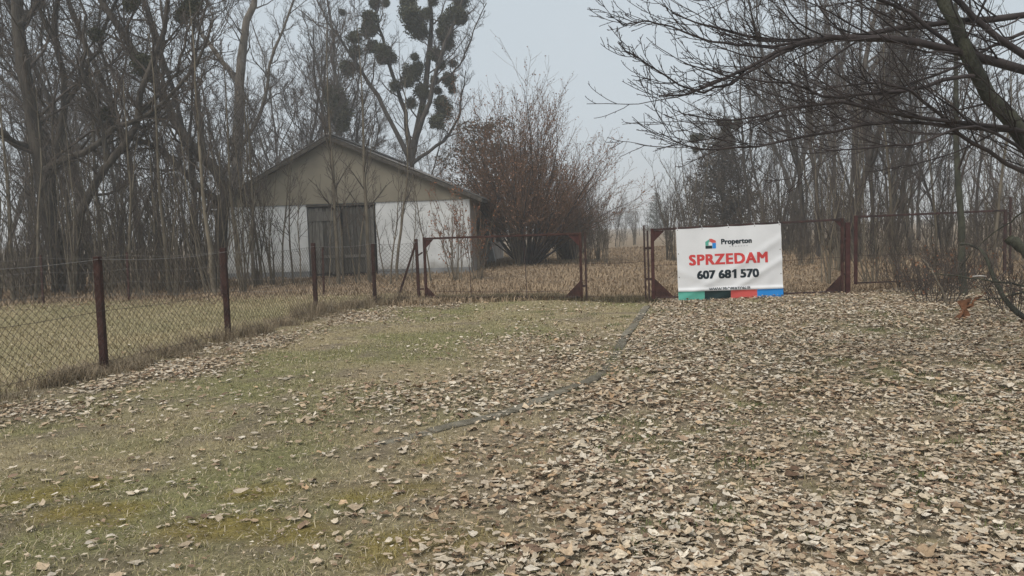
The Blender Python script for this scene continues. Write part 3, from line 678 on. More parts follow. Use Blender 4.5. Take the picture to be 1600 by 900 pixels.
# --- overhanging tree on the right, trunk just outside the frame
D = 8.6
g = np.random.default_rng(77)
b = (7.9, 9.4)
trunk = (spline([(7.9, 9.4, -.3), (7.85, 9.35, 1.0), (7.6, 9.2, 2.0), (7.5, 9.1, 3.2), (7.5, 9.2, 5), (7.4, 9.3, 7.5)], 16), np.linspace(.24, .08, 16))
def lim(pts, r0, r1): return limb(pts, r0, r1, 16, 0.012)
limbs = [
    lim([(1830, 420, 9.2), (1720, 350, 8.9), (1640, 280, 8.6), (1592, 205, 8.5), (1535, 125, 8.5), (1492, 45, 8.5), (1465, -30, 8.6), (1430, -150, 8.8)], .10, .06),
    lim([(1850, 230, 9.2), (1720, 155, 8.8), (1600, 108, 8.6), (1500, 82, 8.5), (1400, 62, 8.4), (1320, 60, 8.4), (1255, 66, 8.3), (1190, 90, 8.2), (1100, 138, 8.1), (1030, 150, 8.0)], .062, .008),
    lim([(1830, 40, 9.3), (1680, 20, 9), (1560, 28, 8.9), (1460, 36, 8.9), (1370, 50, 8.8), (1280, 62, 8.7), (1200, 60, 8.6), (1120, 45, 8.5), (1050, 20, 8.4)], .046, .007),
    lim([(1840, 330, 9.2), (1700, 240, 8.8), (1590, 205, 8.4), (1480, 192, 8.1), (1380, 172, 8), (1300, 160, 7.9), (1220, 172, 7.8), (1140, 186, 7.7), (1075, 178, 7.6)], .032, .005),
    lim([(1592, 205, 8.5), (1480, 197, 8.2), (1380, 192, 8), (1290, 208, 7.9), (1200, 226, 7.7), (1120, 232, 7.6), (1070, 226, 7.5), (1030, 206, 7.4)], .022, .004),
    lim([(1840, 300, 9.2), (1690, 150, 8.9), (1560, 60, 8.8), (1480, -10, 8.8), (1400, -60, 8.8), (1300, -80, 8.6), (1150, -50, 8.4)], .05, .008),
    lim([(1255, 66, 8.3), (1200, 96, 8.2), (1140, 132, 8.1), (1090, 142, 8), (1040, 120, 7.9), (1000, 90, 7.8), (965, 66, 7.8)], .018, .004),
    lim([(1270, 66, 8.3), (1180, 70, 8.3), (1110, 64, 8.3), (1050, 40, 8.3), (990, 38, 8.2), (962, 30, 8.2)], .016, .004),
    lim([(1530, 118, 8.5), (1460, 130, 8.3), (1380, 145, 8.1), (1300, 150, 8), (1230, 130, 7.9), (1150, 120, 7.8), (1070, 100, 7.7)], .024, .005),
    lim([(1640, 290, 8.6), (1560, 245, 8.3), (1490, 205, 8.2), (1440, 150, 8), (1400, 135, 7.9), (1330, 130, 7.8), (1250, 150, 7.8)], .026, .005),
    lim([(1840, 380, 9.2), (1700, 310, 8.7), (1620, 262, 8.4), (1570, 215, 8.2), (1510, 196, 8), (1440, 225, 7.8), (1390, 232, 7.7), (1320, 236, 7.6), (1270, 228, 7.5)], .025, .004),
    lim([(1500, 82, 8.5), (1420, 20, 8.4), (1330, -10, 8.2), (1240, -20, 8.1), (1140, 0, 8), (1080, -10, 8)], .025, .005),
    lim([(1830, 120, 9.2), (1700, 60, 9.4), (1600, 50, 9.6), (1480, 110, 9.7), (1400, 140, 9.8), (1320, 190, 9.9), (1240, 200, 10)], .03, .005),
]
base = np.array([b[0], b[1], float(gz(*b))])
rt = empty('overhanging_tree', tuple(base), 'dark bare tree on the right reaching long branches over the gate', 'tree')
tube_obj('trunk', [(trunk[0][None], trunk[1][None], 14)], M['bark_moss'], rt, base)
for i, (lp, lr) in enumerate(limbs):
    tube_obj('limb', [(lp[None], lr[None], 9)], M['bark_moss' if i == 0 else 'twig_dark'], rt, base)
S = np.stack([l[0] for l in limbs]); SR = np.stack([l[1] for l in limbs])
L1 = kids(S[1:], SR[1:], g, 20, 0.20, 0.96, (16, 46), (0.14, 0.36), 12, 0.045, 0.075, 0.5, 0.0030, fall=.5, bias=(-.20, 0, .02), rmax=0.012)
L1b = kids(S[:1], SR[:1], g, 9, 0.35, 1.0, (40, 80), (0.2, 0.45), 12, 0.04, 0.08, 0.2, 0.003, rmax=0.014)
L1 = (np.concatenate([L1[0], L1b[0]]), np.concatenate([L1[1], L1b[1]]))
L2 = kids(*L1, g, 5, 0.15, 0.98, (18, 50), (0.20, 0.50), 7, 0.045, 0.08, 0.6, 0.0026)
L3 = kids(*L2, g, 3, 0.2, 0.98, (25, 55), (0.12, 0.35), 4, 0.06, 0.10, 0.7, 0.0022)
tube_obj('crown', [(*L1, 5), (*L2, 4), (*L3, 3)], M['twig_dark'], rt, base)

# ================================================================ barn
TH = R(4.5); BW, BL = 10.75, 15.0; AX = 4.95
rc = np.array([-1.66, 33.0]); lc = rc - BW*np.array([math.cos(TH), -math.sin(TH)])
barn = empty('barn', (lc[0], lc[1], -0.02), 'old barn with beige gable, white lower wall and dark plank doors', 'barn', rz=-TH)
WH, EH, AH = 3.08, 3.25, 5.80
dx0, dx1, dh = 3.80, 6.76, 2.98
MB().box(0, dx0, 0, .3, .25, WH).build('wall', M['white'], barn)
MB().box(dx1, BW, 0, .3, .25, WH).build('wall', M['white'], barn)
MB().box(0, dx0, -.03, .3, -.3, .248).build('plinth', M['plinth'], barn)
MB().box(dx1, BW, -.03, .3, -.3, .248).build('plinth', M['plinth'], barn)
MB().box(dx0, dx1, .005, .3, dh, WH).build('lintel', M['plinth'], barn)
gm = MB().prism([(-.02, -.05, WH+.002), (BW+.02, -.05, WH+.002), (BW+.02, -.05, EH), (AX, -.05, AH), (-.02, -.05, EH)], (0, .33, 0)).build('gable', M['beige'], barn)
tag(gm, 'beige rendered gable')
MB().box(BW-.3, BW-.001, .302, BL, -.3, EH-.02).build('wall', M['sidewall'], barn)
MB().box(0.001, .3, .302, BL, -.3, EH-.02).build('wall', M['sidewall'], barn)
MB().prism([(0, BL+.001, -.3), (BW, BL+.001, -.3), (BW, BL+.001, EH), (AX, BL+.001, AH), (0, BL+.001, EH)], (0, .3, 0)).build('wall', M['white'], barn)
# buttress foot of the side wall, seen pale beside the bush
bt = MB().prism([(BW, 5.6, -.3), (BW+.55, 5.6, -.3), (BW+.05, 5.6, 2.3), (BW, 5.6, 2.3)], (0, .5, 0)).build('buttress', M['white'], barn)
for wy in (2.2, 8.0, 11.0):
    fr = MB(); 
    for a_, b_ in (((BW+.02, wy, 1.1), (BW+.02, wy, 2.5)), ((BW+.02, wy+1.0, 1.1), (BW+.02, wy+1.0, 2.5)), ((BW+.02, wy, 1.1), (BW+.02, wy+1, 1.1)), ((BW+.02, wy, 2.5), (BW+.02, wy+1, 2.5)), ((BW+.02, wy+.5, 1.1), (BW+.02, wy+.5, 2.5))): fr.bar(a_, b_, .07, .07)
    wn = fr.build('window', M['verge'], barn)
    MB().box(BW+.004, BW+.012, wy+.03, wy+.97, 1.13, 2.47).build('pane', M['glass'], wn)
# door: two leaves of weathered boards
MB().box(dx0+.05, dx1-.05, .2, .24, 0, dh-.05).build('door_shade_sheet', M['dark'], barn)  # added near-black sheet: the barn's inner shade as colour behind the boards
g = np.random.default_rng(12)
for lx0, lx1 in ((dx0+.03, (dx0+dx1)/2-.045), ((dx0+dx1)/2+.045, dx1-.10)):
    n = 9; w = (lx1-lx0)/n
    leafd = MB().bar((lx0, .105, .7), (lx1, .105, .7), .04, .14).build('door', M['plank'], barn); MB().bar((lx0, .105, 2.35), (lx1, .105, 2.35), .04, .14).build('ledge', M['plank'], leafd)
    for i in range(n):
        z0 = 0.10 + abs(g.normal(0, .04)); yo = g.normal(0, .006)
        MB().box(lx0+i*w+.008, lx0+(i+1)*w-.008, .045+yo, .078+yo, z0, dh-.06-abs(g.normal(0, .02))).build('plank', M['plank'], leafd)
    # upper hatch boards across
    if lx0 < 5: MB().box(lx0+.02, lx1-.02, .012, .036, 2.36, 2.76).build('cross_board', M['plank'], leafd)
    MB().bar((lx0+.02, .02, .85), (lx1-.02, .02, .85), .025, .12).build('cross_board', M['plank'], leafd)
MB().bar((dx0-.02, -.02, dh+.03), (dx1+.02, -.02, dh+.03), .05, .06).build('door_rail', M['verge'], barn)
# roof of corrugated sheets
OH, EV = 0.35, 0.55
wdt = 1.06; nc = int((BL + 2*OH)/wdt)
def sheet(sl_len):
    k = 25; xs = np.linspace(0, wdt+.06, k); z = 0.024*np.cos(xs/0.177*2*np.pi)
    rows = np.linspace(0, sl_len, 3); V = []
    for th in (0, -.012):
        for s_ in rows:
            for a_, zz in zip(xs, z): V.append((s_, a_, zz + th))
    idx = np.arange(2*3*k).reshape(2, 3, k); q = []
    for l in range(2):
        q.append(np.stack([idx[l, :-1, :-1], idx[l, :-1, 1:], idx[l, 1:, 1:], idx[l, 1:, :-1]], -1).reshape(-1, 4))
    for r_ in (0, 2): q.append(np.stack([idx[0, r_, :-1], idx[0, r_, 1:], idx[1, r_, 1:], idx[1, r_, :-1]], -1))
    for c_ in (0, k-1): q.append(np.stack([idx[0, :-1, c_], idx[0, 1:, c_], idx[1, 1:, c_], idx[1, :-1, c_]], -1))
    return mesh_np('roof_sheet', np.array(V), np.concatenate(q))
roof = MB().bar((AX, -OH, AH+.16), (AX, BL+OH, AH+.16), .36, .07).build('roof', M['roof'], barn)
for side, run in ((-1, AX), (1, BW-AX)):
    slope = math.atan2(AH-EH, run); ex = AX + side*(run+EV); ez = AH - (run+EV)*math.tan(slope)
    sm = sheet((run+EV)/math.cos(slope)); sm.materials.append(M['roof'])
    for i in range(nc+1):
        o = link('roof_sheet', sm, None, roof)
        o.location = (AX, -OH + i*wdt + random.uniform(-.01, .01), AH + 0.105 + (0.006 if i % 2 else 0))
        o.rotation_euler = (0, slope, 0) if side == 1 else (0, math.pi - slope, 0)
        if side == -1: o.scale = (1, 1, -1)
    MB().bar((AX, -OH+.02, AH+.0), (ex, -OH+.02, ez+.0), .03, .15, up=(0, 0, 1)).build('verge_board', M['verge'], barn)
    MB().bar((AX, -.10, AH-.005), (ex, -.10, ez-.005), .08, .10).build('rafter', M['verge'], barn)
    MB().bar((ex, -OH, ez-.02), (ex, BL+OH, ez-.02), .03, .12).build('fascia', M['verge'], barn)

# ================================================================ fences
FH = 1.52
fence = empty('chain_link_fence', (FPOST[2][0], FPOST[2][1], 0), 'rusty-posted chain link fence running along the left side to the gate', 'fence')
fo = np.array(fence.location)
for i, (x, y) in enumerate(FPOST):
    z = float(gz(x, y)); m = MB(); w = 0.085
    tx = random.uniform(-.012, .012)
    m.bar((x-fo[0], y-fo[1], z-.4), (x-fo[0]+tx, y-fo[1], z+FH+random.uniform(-.02, .03)), w, w)
    m.build('post', M['rust'], fence, 0.006)
fpts = FPOST + [(GATE_L[0]-.10, GATE_L[1]+.02)]
cell = 0.085; grp6, rr_ = [], []
for (ax, ay), (bx, by) in zip(fpts[:-1], fpts[1:]):
    Lp = math.hypot(bx-ax, by-ay); H = FH - 0.10; k = 7
    n = int((Lp + H)/cell/1.25)
    for sg in (1, -1):
        for j in range(n):
            u0 = j*cell*1.25 - H
            # wire runs from (u0, 0) to (u0+H, H) in the panel, clipped
            s0, s1 = max(0, -u0/H), min(1, (Lp-u0)/H)
            if s1 - s0 < 0.03: continue
            ss = np.linspace(s0, s1, k); u = u0 + ss*H; v = ss*H if sg == 1 else H - ss*H
            f = u/Lp
            sag = -0.05*4*f*(1-f)*(v/H) ; bul = 0.035*np.sin(np.pi*f)*np.sin(np.pi*v/H) + .012*np.sin(7*u+5*v)
            nx_, ny_ = -(by-ay)/Lp, (bx-ax)/Lp
            xx = ax + (bx-ax)*f + nx_*(bul-.05); yy = ay + (by-ay)*f + ny_*(bul-.05)
            grp6.append(np.stack([xx-fo[0], yy-fo[1], 0.07 + v + sag + 0.004*np.sin(9*u)], 1))
Pm = np.stack(grp6)
cl = tube_obj('chain_mesh', [(Pm, np.full(Pm.shape[:2], 0.0026), 3)], M['wire_rust'], fence); tag(cl, kind='stuff')
for hz_, nm_, rw, mt_ in ((FH-.03, 'tension_wire', .0035, 'wire'), (0.80, 'tension_wire', .003, 'wire_rust'), (.12, 'tension_wire', .003, 'wire_rust')):
    Pw = []
    for (ax, ay), (bx, by) in zip(fpts[:-1], fpts[1:]):
        f = np.linspace(0, 1, 9); Lp = math.hypot(bx-ax, by-ay)
        nx_, ny_ = -(by-ay)/Lp*-.05, (bx-ax)/Lp*-.05
        Pw.append(np.stack([ax+(bx-ax)*f-fo[0]+nx_, ay+(by-ay)*f-fo[1]+ny_, hz_ - .05*4*f*(1-f)*hz_/FH], 1))
    Pw = np.stack(Pw); tube_obj(nm_, [(Pw, np.full(Pw.shape[:2], rw), 4)], M[mt_], fence)
# old thin-posted fence behind
BP = [gbase(px, d) for px, d in ((-90, 22.5), (62, 22.6), (197, 22.6), (343, 22.8), (503, 22.4))]
bf = empty('wire_fence', (BP[1][0], BP[1][1], 0), 'thin-posted old wire fence behind the dry meadow, before the wood', 'fence'); bo = np.array(bf.location)
for x, y in BP:
    z = float(gz(x, y)); MB().bar((x-bo[0], y-bo[1], z-.3), (x-bo[0]+.03, y-bo[1], z+1.42), .05, .05).build('post', M['rust'], bf)
Pw = []
for (ax, ay), (bx, by) in zip(BP[:-1], BP[1:]):
    for h_ in (.25, .6, .95, 1.35):
        f = np.linspace(0, 1, 9); Pw.append(np.stack([ax+(bx-ax)*f-bo[0], ay+(by-ay)*f-bo[1]-.03, h_-.08*4*f*(1-f)], 1))
Pw = np.stack(Pw); tube_obj('wire', [(Pw, np.full(Pw.shape[:2], .003), 3)], M['wire'], bf)
# strut leaning on the gate post
sp_ = np.array([*GATE_L, 0]); st_ = empty('gate_post', (GATE_L[0]-.11, GATE_L[1], 0), 'maroon gate post with slanting strut at the left gate', 'post')
MB().bar((0, 0, -.4), (-.02, 0, 1.56), .075, .075).build('post', M['rust'], st_, .006)
MB().bar((-.60, .05, -.08), (-.02, .05, 1.50), .07, .05).build('strut', M['rust'], st_, .005)
MB().bar((0.02, 0, 1.15), (.13, 0, 1.22), .04, .04).build('hinge', M['gate_dark'], st_)
MB().bar((0.02, 0, .30), (.13, 0, .30), .04, .04).build('hinge', M['gate_dark'], st_)

# ================================================================ gates
def gate(name, pl, pr, zl0, zl1, zr0, zr1, label, gus, mids, rods, stile_m=('gate_red', 'gate_red'), rail_m='gate_dark', th=0.055, brace=None):
    o3 = np.array([pl[0], pl[1], 0.0]); root = empty(name, tuple(o3), label, 'gate')
    v = np.array([pr[0]-pl[0], pr[1]-pl[1], 0]); Lg = np.linalg.norm(v); u = v/Lg; nn = np.array([u[1], -u[0], 0])  # towards camera
    at = lambda s, z: u*s + np.array([0, 0, z])
    MB().bar(at(0, zl0), at(0, zl1), .07, .06).build('stile', M[stile_m[0]], root, .006)
    MB().bar(at(Lg, zr0), at(Lg, zr1), .06, .06).build('stile', M[stile_m[1]], root, .006)
    lerp = lambda a, b, s: a + (b-a)*s/Lg
    MB().bar(at(.036, zl1-.03), at(Lg-.032, zr1-.03), th, .05).build('top_rail', M[rail_m], root, .005)
    MB().bar(at(.036, zl0+.03), at(Lg-.032, zr0+.03), .035, .035).build('bottom_rail', M['gate_dark'], root, .004)
    for s0, top, sz in gus:
        sgn = 1 if s0 == 0 else -1; ss = .036 if s0 == 0 else Lg-.032
        z = (lerp(zl1, zr1, ss)-.056) if top else (lerp(zl0, zr0, ss)+.049)
        dz = -1 if top else 1
        MB().prism([at(ss, z)+nn*.004, at(ss+sgn*sz, z)+nn*.004, at(ss, z+dz*sz)+nn*.004], -nn*.008).build('gusset', M['gate_red'] if top else M['rust'], root)
    for f in mids:
        P_ = spline([at(.03, lerp(zl0, zl1, f*Lg)), at(Lg*.5, .5*(zl0+zr0) + f*(.5*(zl1+zr1-zl0-zr0)) - .03), at(Lg-.03, lerp(zr0, zr1, f*Lg))], 9)
        tube_obj('wire', [(P_[None], np.full((1, 9), .005), 5)], M['gate_dark'], root)
    for s_ in rods:
        P_ = spline([at(s_, lerp(zl1, zr1, s_)-.04), at(s_+.015, .8), at(s_+.03, lerp(zl0, zr0, s_)+.02)], 7)
        tube_obj('rod', [(P_[None], np.full((1, 7), .007), 5)], M['gate_dark'], root)
    if brace: tube_obj('brace', [(spline([at(*brace[0]), at(*brace[1])], 3)[None], np.full((1, 3), .008), 5)], M['gate_dark'], root)
    return root, o3, u, nn, Lg, at
def zat(px, py, xy):               # height above ground of a photographed point standing at xy
    d = ray(px, py); t = xy[1]/d[1]; return CAM_H + d[2]*t
gl = gate('metal_gate', (GATE_L[0]+.07, GATE_L[1]), (GATE_LR[0]-.06, GATE_LR[1]), .06, zat(664, 371, GATE_L), .06, zat(908, 363, GATE_LR),
    'open maroon pipe-frame gate without infill left of the gap', [(0, 1, .22), (1, 1, .26), (0, 0, .24), (1, 0, .36)], [.12], [], ('rust', 'rust'), 'rust')
# hanging wires of the left gate
root, o3, u, nn, Lg, at = gl
for s_, zb in ((Lg*.30, .06), (Lg*.66, .06)):
    P_ = spline([at(s_-.03, 1.55), at(s_, .8), at(s_+.02, zb)], 7); tube_obj('rod', [(P_[None], np.full((1, 7), .008), 5)], M['gate_dark'], root)
lp = empty('gate_post', (GATE_LR[0]+.06, GATE_LR[1]+.02, 0), 'slim dark post at the right end of the left gate', 'post')
MB().bar((0, 0, -.3), (-.01, 0, 1.62), .045, .045).build('post', M['gate_dark'], lp, .004)
MB().bar((-.1, -.02, .35), (.02, -.02, .35), .03, .05).build('latch', M['gate_dark'], lp)
gr = gate('metal_gate', GATE_R, GATE_RR, .04, zat(1019, 357, GATE_R), .05, zat(1313, 341, GATE_RR),
    'maroon frame gate carrying the for-sale banner', [(0, 1, .24), (0, 0, .42), (1, 0, .36), (1, 1, .14)], [.48], [], ('gate_red', 'rust'), 'gate_dark', brace=((.45, .08), (.9, .32)))
for i, (dx, dy, h_, lab) in enumerate(((-.16, .05, 1.72, 'taller thin dark post just left of the banner gate'), (-.09, -.01, 1.60, 'shorter thin dark post touching the banner gate'))):
    x, y = GATE_R[0]+dx, GATE_R[1]+dy
    p = empty('gate_post', (x, y, 0), lab, 'post'); MB().bar((0, 0, -.3), (-.02, 0, h_), .035, .035).build('post', M['gate_dark'], p, .003)
    MB().bar((-.005, -.024, .5), (.06, -.024, .5), .02, .05).build('clip', M['gate_dark'], p); MB().bar((-.01, -.024, 1.2), (.05, -.024, 1.2), .02, .05).build('clip', M['gate_dark'], p)
# wires across the gap between the gates
w0 = np.array([GATE_LR[0]+.06, GATE_LR[1]+.02, 0]); w1 = np.array([GATE_R[0]-.16, GATE_R[1]+.05, 0])
gw = empty('wire_strand', tuple(w0), 'two sagging wires across the gap between the gates', 'wire')
for h0, h1 in ((.88, .90), (.10, .12)):
    P_ = spline([(.02, 0, h0), ((w1-w0)[0]/2, (w1-w0)[1]/2, (h0+h1)/2-.02), ((w1-w0)[0]-.01, (w1-w0)[1], h1)], 7)
    tube_obj('wire', [(P_[None], np.full((1, 7), .005), 4)], M['gate_dark'], gw)
# right-hand posts and frame
rp_ = (GATE_RR[0]+.14, GATE_RR[1]+.05); z = float(gz(*rp_))
p = empty('gate_post', (rp_[0], rp_[1], z), 'maroon post at the right end of the banner gate', 'post')
MB().bar((0, 0, -.35), (0, 0, 1.62), .10, .10).build('post', M['gate_red'], p, .006); MB().bar((-.14, -.02, .45), (-.03, -.02, .45), .03, .05).build('hinge', M['gate_dark'], p); MB().bar((-.14, -.02, 1.25), (-.03, -.02, 1.25), .03, .05).build('hinge', M['gate_dark'], p)
f0 = np.array([A(1337, 400, 18.5)[0], 18.5]); f1 = np.array([A(1570, 400, 18.9)[0], 18.9])
gf = gate('pipe_fence', tuple(f0), tuple(f1), .18, zat(1336, 337, f0), .18, zat(1568, 327, f1),
    'dark pipe frame without infill among brush right of the banner gate', [], [.42], [], ('gate_red', 'gate_dark'), 'gate_dark', th=.04)
gf[0]['category'] = 'fence'
for nm_, px, d, h_, lab in (('fence_post', 1579, 19.0, 1.95, 'thin dark post beside the right end of the pipe frame'),):
    x, y = gbase(px, d); z = float(gz(x, y)); p = empty(nm_, (x, y, z), lab, 'post'); MB().bar((0, 0, -.3), (-.02, 0, h_), .04, .04).build('post', M['gate_dark'], p, .003)
    MB().bar((-.14, 0, 1.55), (.04, 0, 1.55), .05, .06).build('clamp', M['gate_dark'], p)

# ================================================================ banner
root, o3, u, nn, Lg, at = gr
def on_gate(px, py):               # point on the plane 6 cm before the gate
    d = ray(px, py); n = nn; p0 = o3 + nn*0.06
    t = (n @ (p0 - np.array([0, 0, CAM_H])))/(n @ d); return np.array([0, 0, CAM_H]) + d*t
TL, TR, BRc, BLc = on_gate(1056, 358), on_gate(1220, 349), on_gate(1224, 464), on_gate(1060, 469)
bo_ = (BLc + BRc)/2; bo_[2] = 0
def bpos(a, b_, off=0.0):          # a 0..1 left to right, b 0..1 bottom to top
    a = np.asarray(a, float); b_ = np.asarray(b_, float)
    p = (1-a)[..., None]*((1-b_)[..., None]*BLc + b_[..., None]*TL) + a[..., None]*((1-b_)[..., None]*BRc + b_[..., None]*TR)
    # tension folds running from the right top corner and a soft belly, lower hem kicked forward
    s1 = a*0.9 - b_*1.1
    w = 0.010*np.exp(-((s1-0.02)/0.07)**2) + 0.012*np.exp(-((s1-0.33)/0.06)**2) + 0.008*np.exp(-((a*0.7+b_-0.42)/0.06)**2)*np.clip(1-a*1.6, 0, 1)
    w = w*1.7 + 0.008*np.sin(a*9+b_*3) + 0.006*np.exp(-((a-b_*.5-.75)/.05)**2) + .012*np.abs(np.sin(a*np.pi*4))*np.exp(-(1-b_)/.12) + 0.02*np.sin(np.pi*a)*np.sin(np.pi*b_) 
    fold = 0.030*np.exp(-((b_-0.135)/0.022)**2) + np.clip(0.12-b_, 0, 1)*0.10
    top = -0.010*np.abs(np.sin(a*np.pi*4))*np.exp(-(1-b_)/0.02)
    q = p + nn*(w + fold + off)[..., None]
    q[..., 2] += top
    return q - bo_
ban = empty('banner', tuple(bo_), 'white for-sale vinyl banner tied to the right gate', 'banner')
def bpatch(name, m, a0, a1, b0, b1, na, nb_, off, parent):
    a = np.linspace(a0, a1, na); b_ = np.linspace(b0, b1, nb_); AA, BB = np.meshgrid(a, b_)
    V = np.concatenate([bpos(AA, BB, off).reshape(-1, 3), bpos(AA, BB, off-.0015).reshape(-1, 3)])
    i = np.arange(na*nb_).reshape(nb_, na); q = np.stack([i[:-1, :-1], i[:-1, 1:], i[1:, 1:], i[1:, :-1]], -1).reshape(-1, 4)
    return link(name, mesh_np(name, V, np.concatenate([q, q[:, ::-1] + na*nb_])), m, parent)
sheet_o = bpatch('sheet', M['vinyl'], 0, 1, 0, 1, 90, 70, 0, ban)
BH = np.linalg.norm((TL-BLc+TR-BRc)/2); BWd = np.linalg.norm((TR-TL+BRc-BLc)/2)
for a0, a1, mm in ((0, .25, 'p_green'), (.25, .50, 'p_dark'), (.50, .75, 'p_coral'), (.75, 1, 'p_blue')):
    bpatch('colour_stripe', M[mm], a0+.0004, a1-.0004, 0.002, 0.118, 24, 12, .0035, ban)
def text(body, m, ac, bc_, width, bold, height=None, name='lettering', clip=None, space=1.0):
    cu = bpy.data.curves.new('txt', 'FONT'); cu.body = body; cu.size = 1; cu.resolution_u = 3; cu.space_character = space
    o = bpy.data.objects.new('txt', cu); COL.objects.link(o); bpy.context.view_layer.update()
    dg = bpy.context.evaluated_depsgraph_get(); me = bpy.data.meshes.new_from_object(o.evaluated_get(dg))
    bpy.data.objects.remove(o)
    bm = bmesh.new(); bm.from_mesh(me)
    bmesh.ops.triangulate(bm, faces=bm.faces)
    bmesh.ops.subdivide_edges(bm, edges=[e for e in bm.edges if e.calc_length() > .18], cuts=2)
    bmesh.ops.triangulate(bm, faces=bm.faces)
    if clip is not None:
        ys = [v.co.y for v in bm.verts]; yc = min(ys) + clip*(max(ys)-min(ys))
        bmesh.ops.bisect_plane(bm, geom=bm.verts[:]+bm.edges[:]+bm.faces[:], plane_co=(0, yc, 0), plane_no=(0, -1, 0), clear_outer=True)
    bm.to_mesh(me); bm.free()
    co = np.empty(len(me.vertices)*3); me.vertices.foreach_get('co', co); co = co.reshape(-1, 3)
    mn, mx_ = co.min(0), co.max(0); sx = width/(mx_[0]-mn[0]); sy = (height or (mx_[1]-mn[1])*sx*BWd/BH)/(mx_[1]-mn[1])
    aa = ac + (co[:, 0]-(mn[0]+mx_[0])/2)*sx; bb = bc_ + (co[:, 1]-(mn[1]+mx_[1])/2)*sy
    fc_ = [tuple(p.vertices) for p in me.polygons]; out = MB()
    for j, (ex_, ey_) in enumerate(((0, 0), (-1, .6), (1, .6), (1, -.6), (-1, -.6), (.5, 0), (-.5, 0))):
        out.add(bpos(aa + ex_*bold, bb + ey_*bold*BWd/BH, .0034 + j*.0003), fc_)
    me2 = bpy.data.meshes.new(name); me2.from_pydata(out.v, [], out.f)
    return link(name, me2, m, ban)
text('SPRZEDAM', M['p_red'], .488, .555, .738, .0062, .140, space=1.10)
for wd_, ac_, ww_ in (('607', .272, .166), ('68', .448, .110), ('570', .684, .166)): text(wd_, M['p_navy'], ac_, .345, ww_, .0054, .110)
MB().add([bpos(np.array(.525 + px_), np.array(.345 + py_), .0045) for px_, py_ in ((.010, -.062), (.034, -.062), (.034, .062), (.014, .062), (-.012, .036), (-.003, .018), (.010, .028))], [tuple(range(7))]).build('lettering', M['p_navy'], ban)
text('Properton', M['p_navy'], .570, .782, .285, .0034, .090, space=1.06)
text('WWW.PROPERTON.PL', M['p_navy'], .487, .147, .39, .0012, .030, clip=.35)
for i in range(7): bpatch('print_mark', M['p_grey'], .50+i*.027, .515+i*.027, .716, .728, 3, 3, .003, ban)
# house emblem of four coloured pieces
def emblem(mm, pts):
    # pts in emblem units 0..1 (x right, y up) -> banner coordinates
    P = [bpos(np.array(.275 + x*.10), np.array(.705 + y*.135), .0035) for x, y in pts]
    MB().add(P, [tuple(range(len(P)))]).build('emblem_piece', M[mm], ban)
emblem('p_green', [(0, .32), (.30, .32), (.30, .62), (.42, .72), (.42, .98), (0, .70)])
emblem('p_coral', [(.36, 1.0), (.62, 1.0), (1, .78), (1, .58), (.66, .58), (.42, .72)])
emblem('p_blue', [(.66, .56), (1, .56), (1, 0), (.66, 0)])
emblem('p_dark', [(0, .30), (.64, .30), (.64, 0), (0, 0)])
for a_, b_ in [(.015, .985), (.25, .985), (.5, .985), (.75, .985), (.985, .985), (.015, .65), (.015, .32), (.985, .65), (.985, .32)]:
    c = bpos(np.array(a_), np.array(b_), .004); r_ = .013
    up_ = np.array([0, 0, 1.0]); MB().add([c + r_*(math.cos(t)*u + math.sin(t)*up_) for t in np.linspace(0, 2*np.pi, 8, endpoint=False)], [tuple(range(8))]).build('eyelet', M['grommet'], ban)
    if b_ > .9:
        zt = at(0, 0); s_ = (c + bo_ - o3) @ u
        tp = o3 + u*s_ + np.array([0, 0, 0]); ztop = .04
        zz = zat(1019, 357, GATE_R) + (zat(1313, 341, GATE_RR)-zat(1019, 357, GATE_R))*s_/Lg
        Pt = spline([c, tp + nn*.045 + np.array([0, 0, zz-.02]) - bo_, tp + np.array([0, 0, zz+.012]) - bo_, tp - nn*.04 + np.array([0, 0, zz-.03]) - bo_], 8)
        tube_obj('tie_cord', [(Pt[None], np.full((1, 8), .005), 5)], M['rope'], ban)

# ================================================================ fallen wood and small things on the right
def branch_thing(pts, r0, r1, label, seed, mt='bark_moss', per=8, cutend=False):
    g = np.random.default_rng(seed); P = spline([A(*p) for p in pts], 14, .01); Rr = np.linspace(r0, r1, 14)
    base = np.array([P[0, 0], P[0, 1], float(gz(P[0, 0], P[0, 1]))]); root = empty('fallen_branch', tuple(base), label, 'branch')
    tube_obj('stem', [(P[None], Rr[None], 9)], M[mt], root, base)
    if per:
        L1 = kids(P[None], Rr[None], g, per, .2, 1, (25, 60), (.2, .4), 6, .02, .14, .45, .003); L2 = kids(*L1, g, 5, .2, 1, (25, 55), (.3, .6), 4, .02, .15, .6, .0025)
        tube_obj('twigs', [(*L1, 4), (*L2, 3)], M['twig'], root, base)
    if cutend:
        c = P[0]; t = nrm(P[0]-P[1]); a_ = nrm(np.cross(t, [0, 0, 1.0])); b_ = np.cross(a_, t)
        MB().add([c + t*.004 + r0*.97*(math.cos(q)*a_ + math.sin(q)*b_) - base for q in np.linspace(0, 2*np.pi, 10, endpoint=False)], [tuple(range(10))]).build('cut_end', M['cutwood'], root)
    return root
branch_thing([(1604, 498, 12.2), (1570, 470, 12.4), (1552, 430, 12.6), (1540, 400, 12.8), (1522, 385, 13), (1500, 382, 13.2)], .045, .015, 'mossy bent branch arching over the brush at the right edge', 201)
branch_thing([(1576, 372, 11.6), (1592, 384, 11.5), (1610, 402, 11.4), (1650, 440, 11.2), (1700, 500, 11)], .075, .08, 'dark log with a pale sawn end at the right picture edge', 202, per=3, cutend=True)
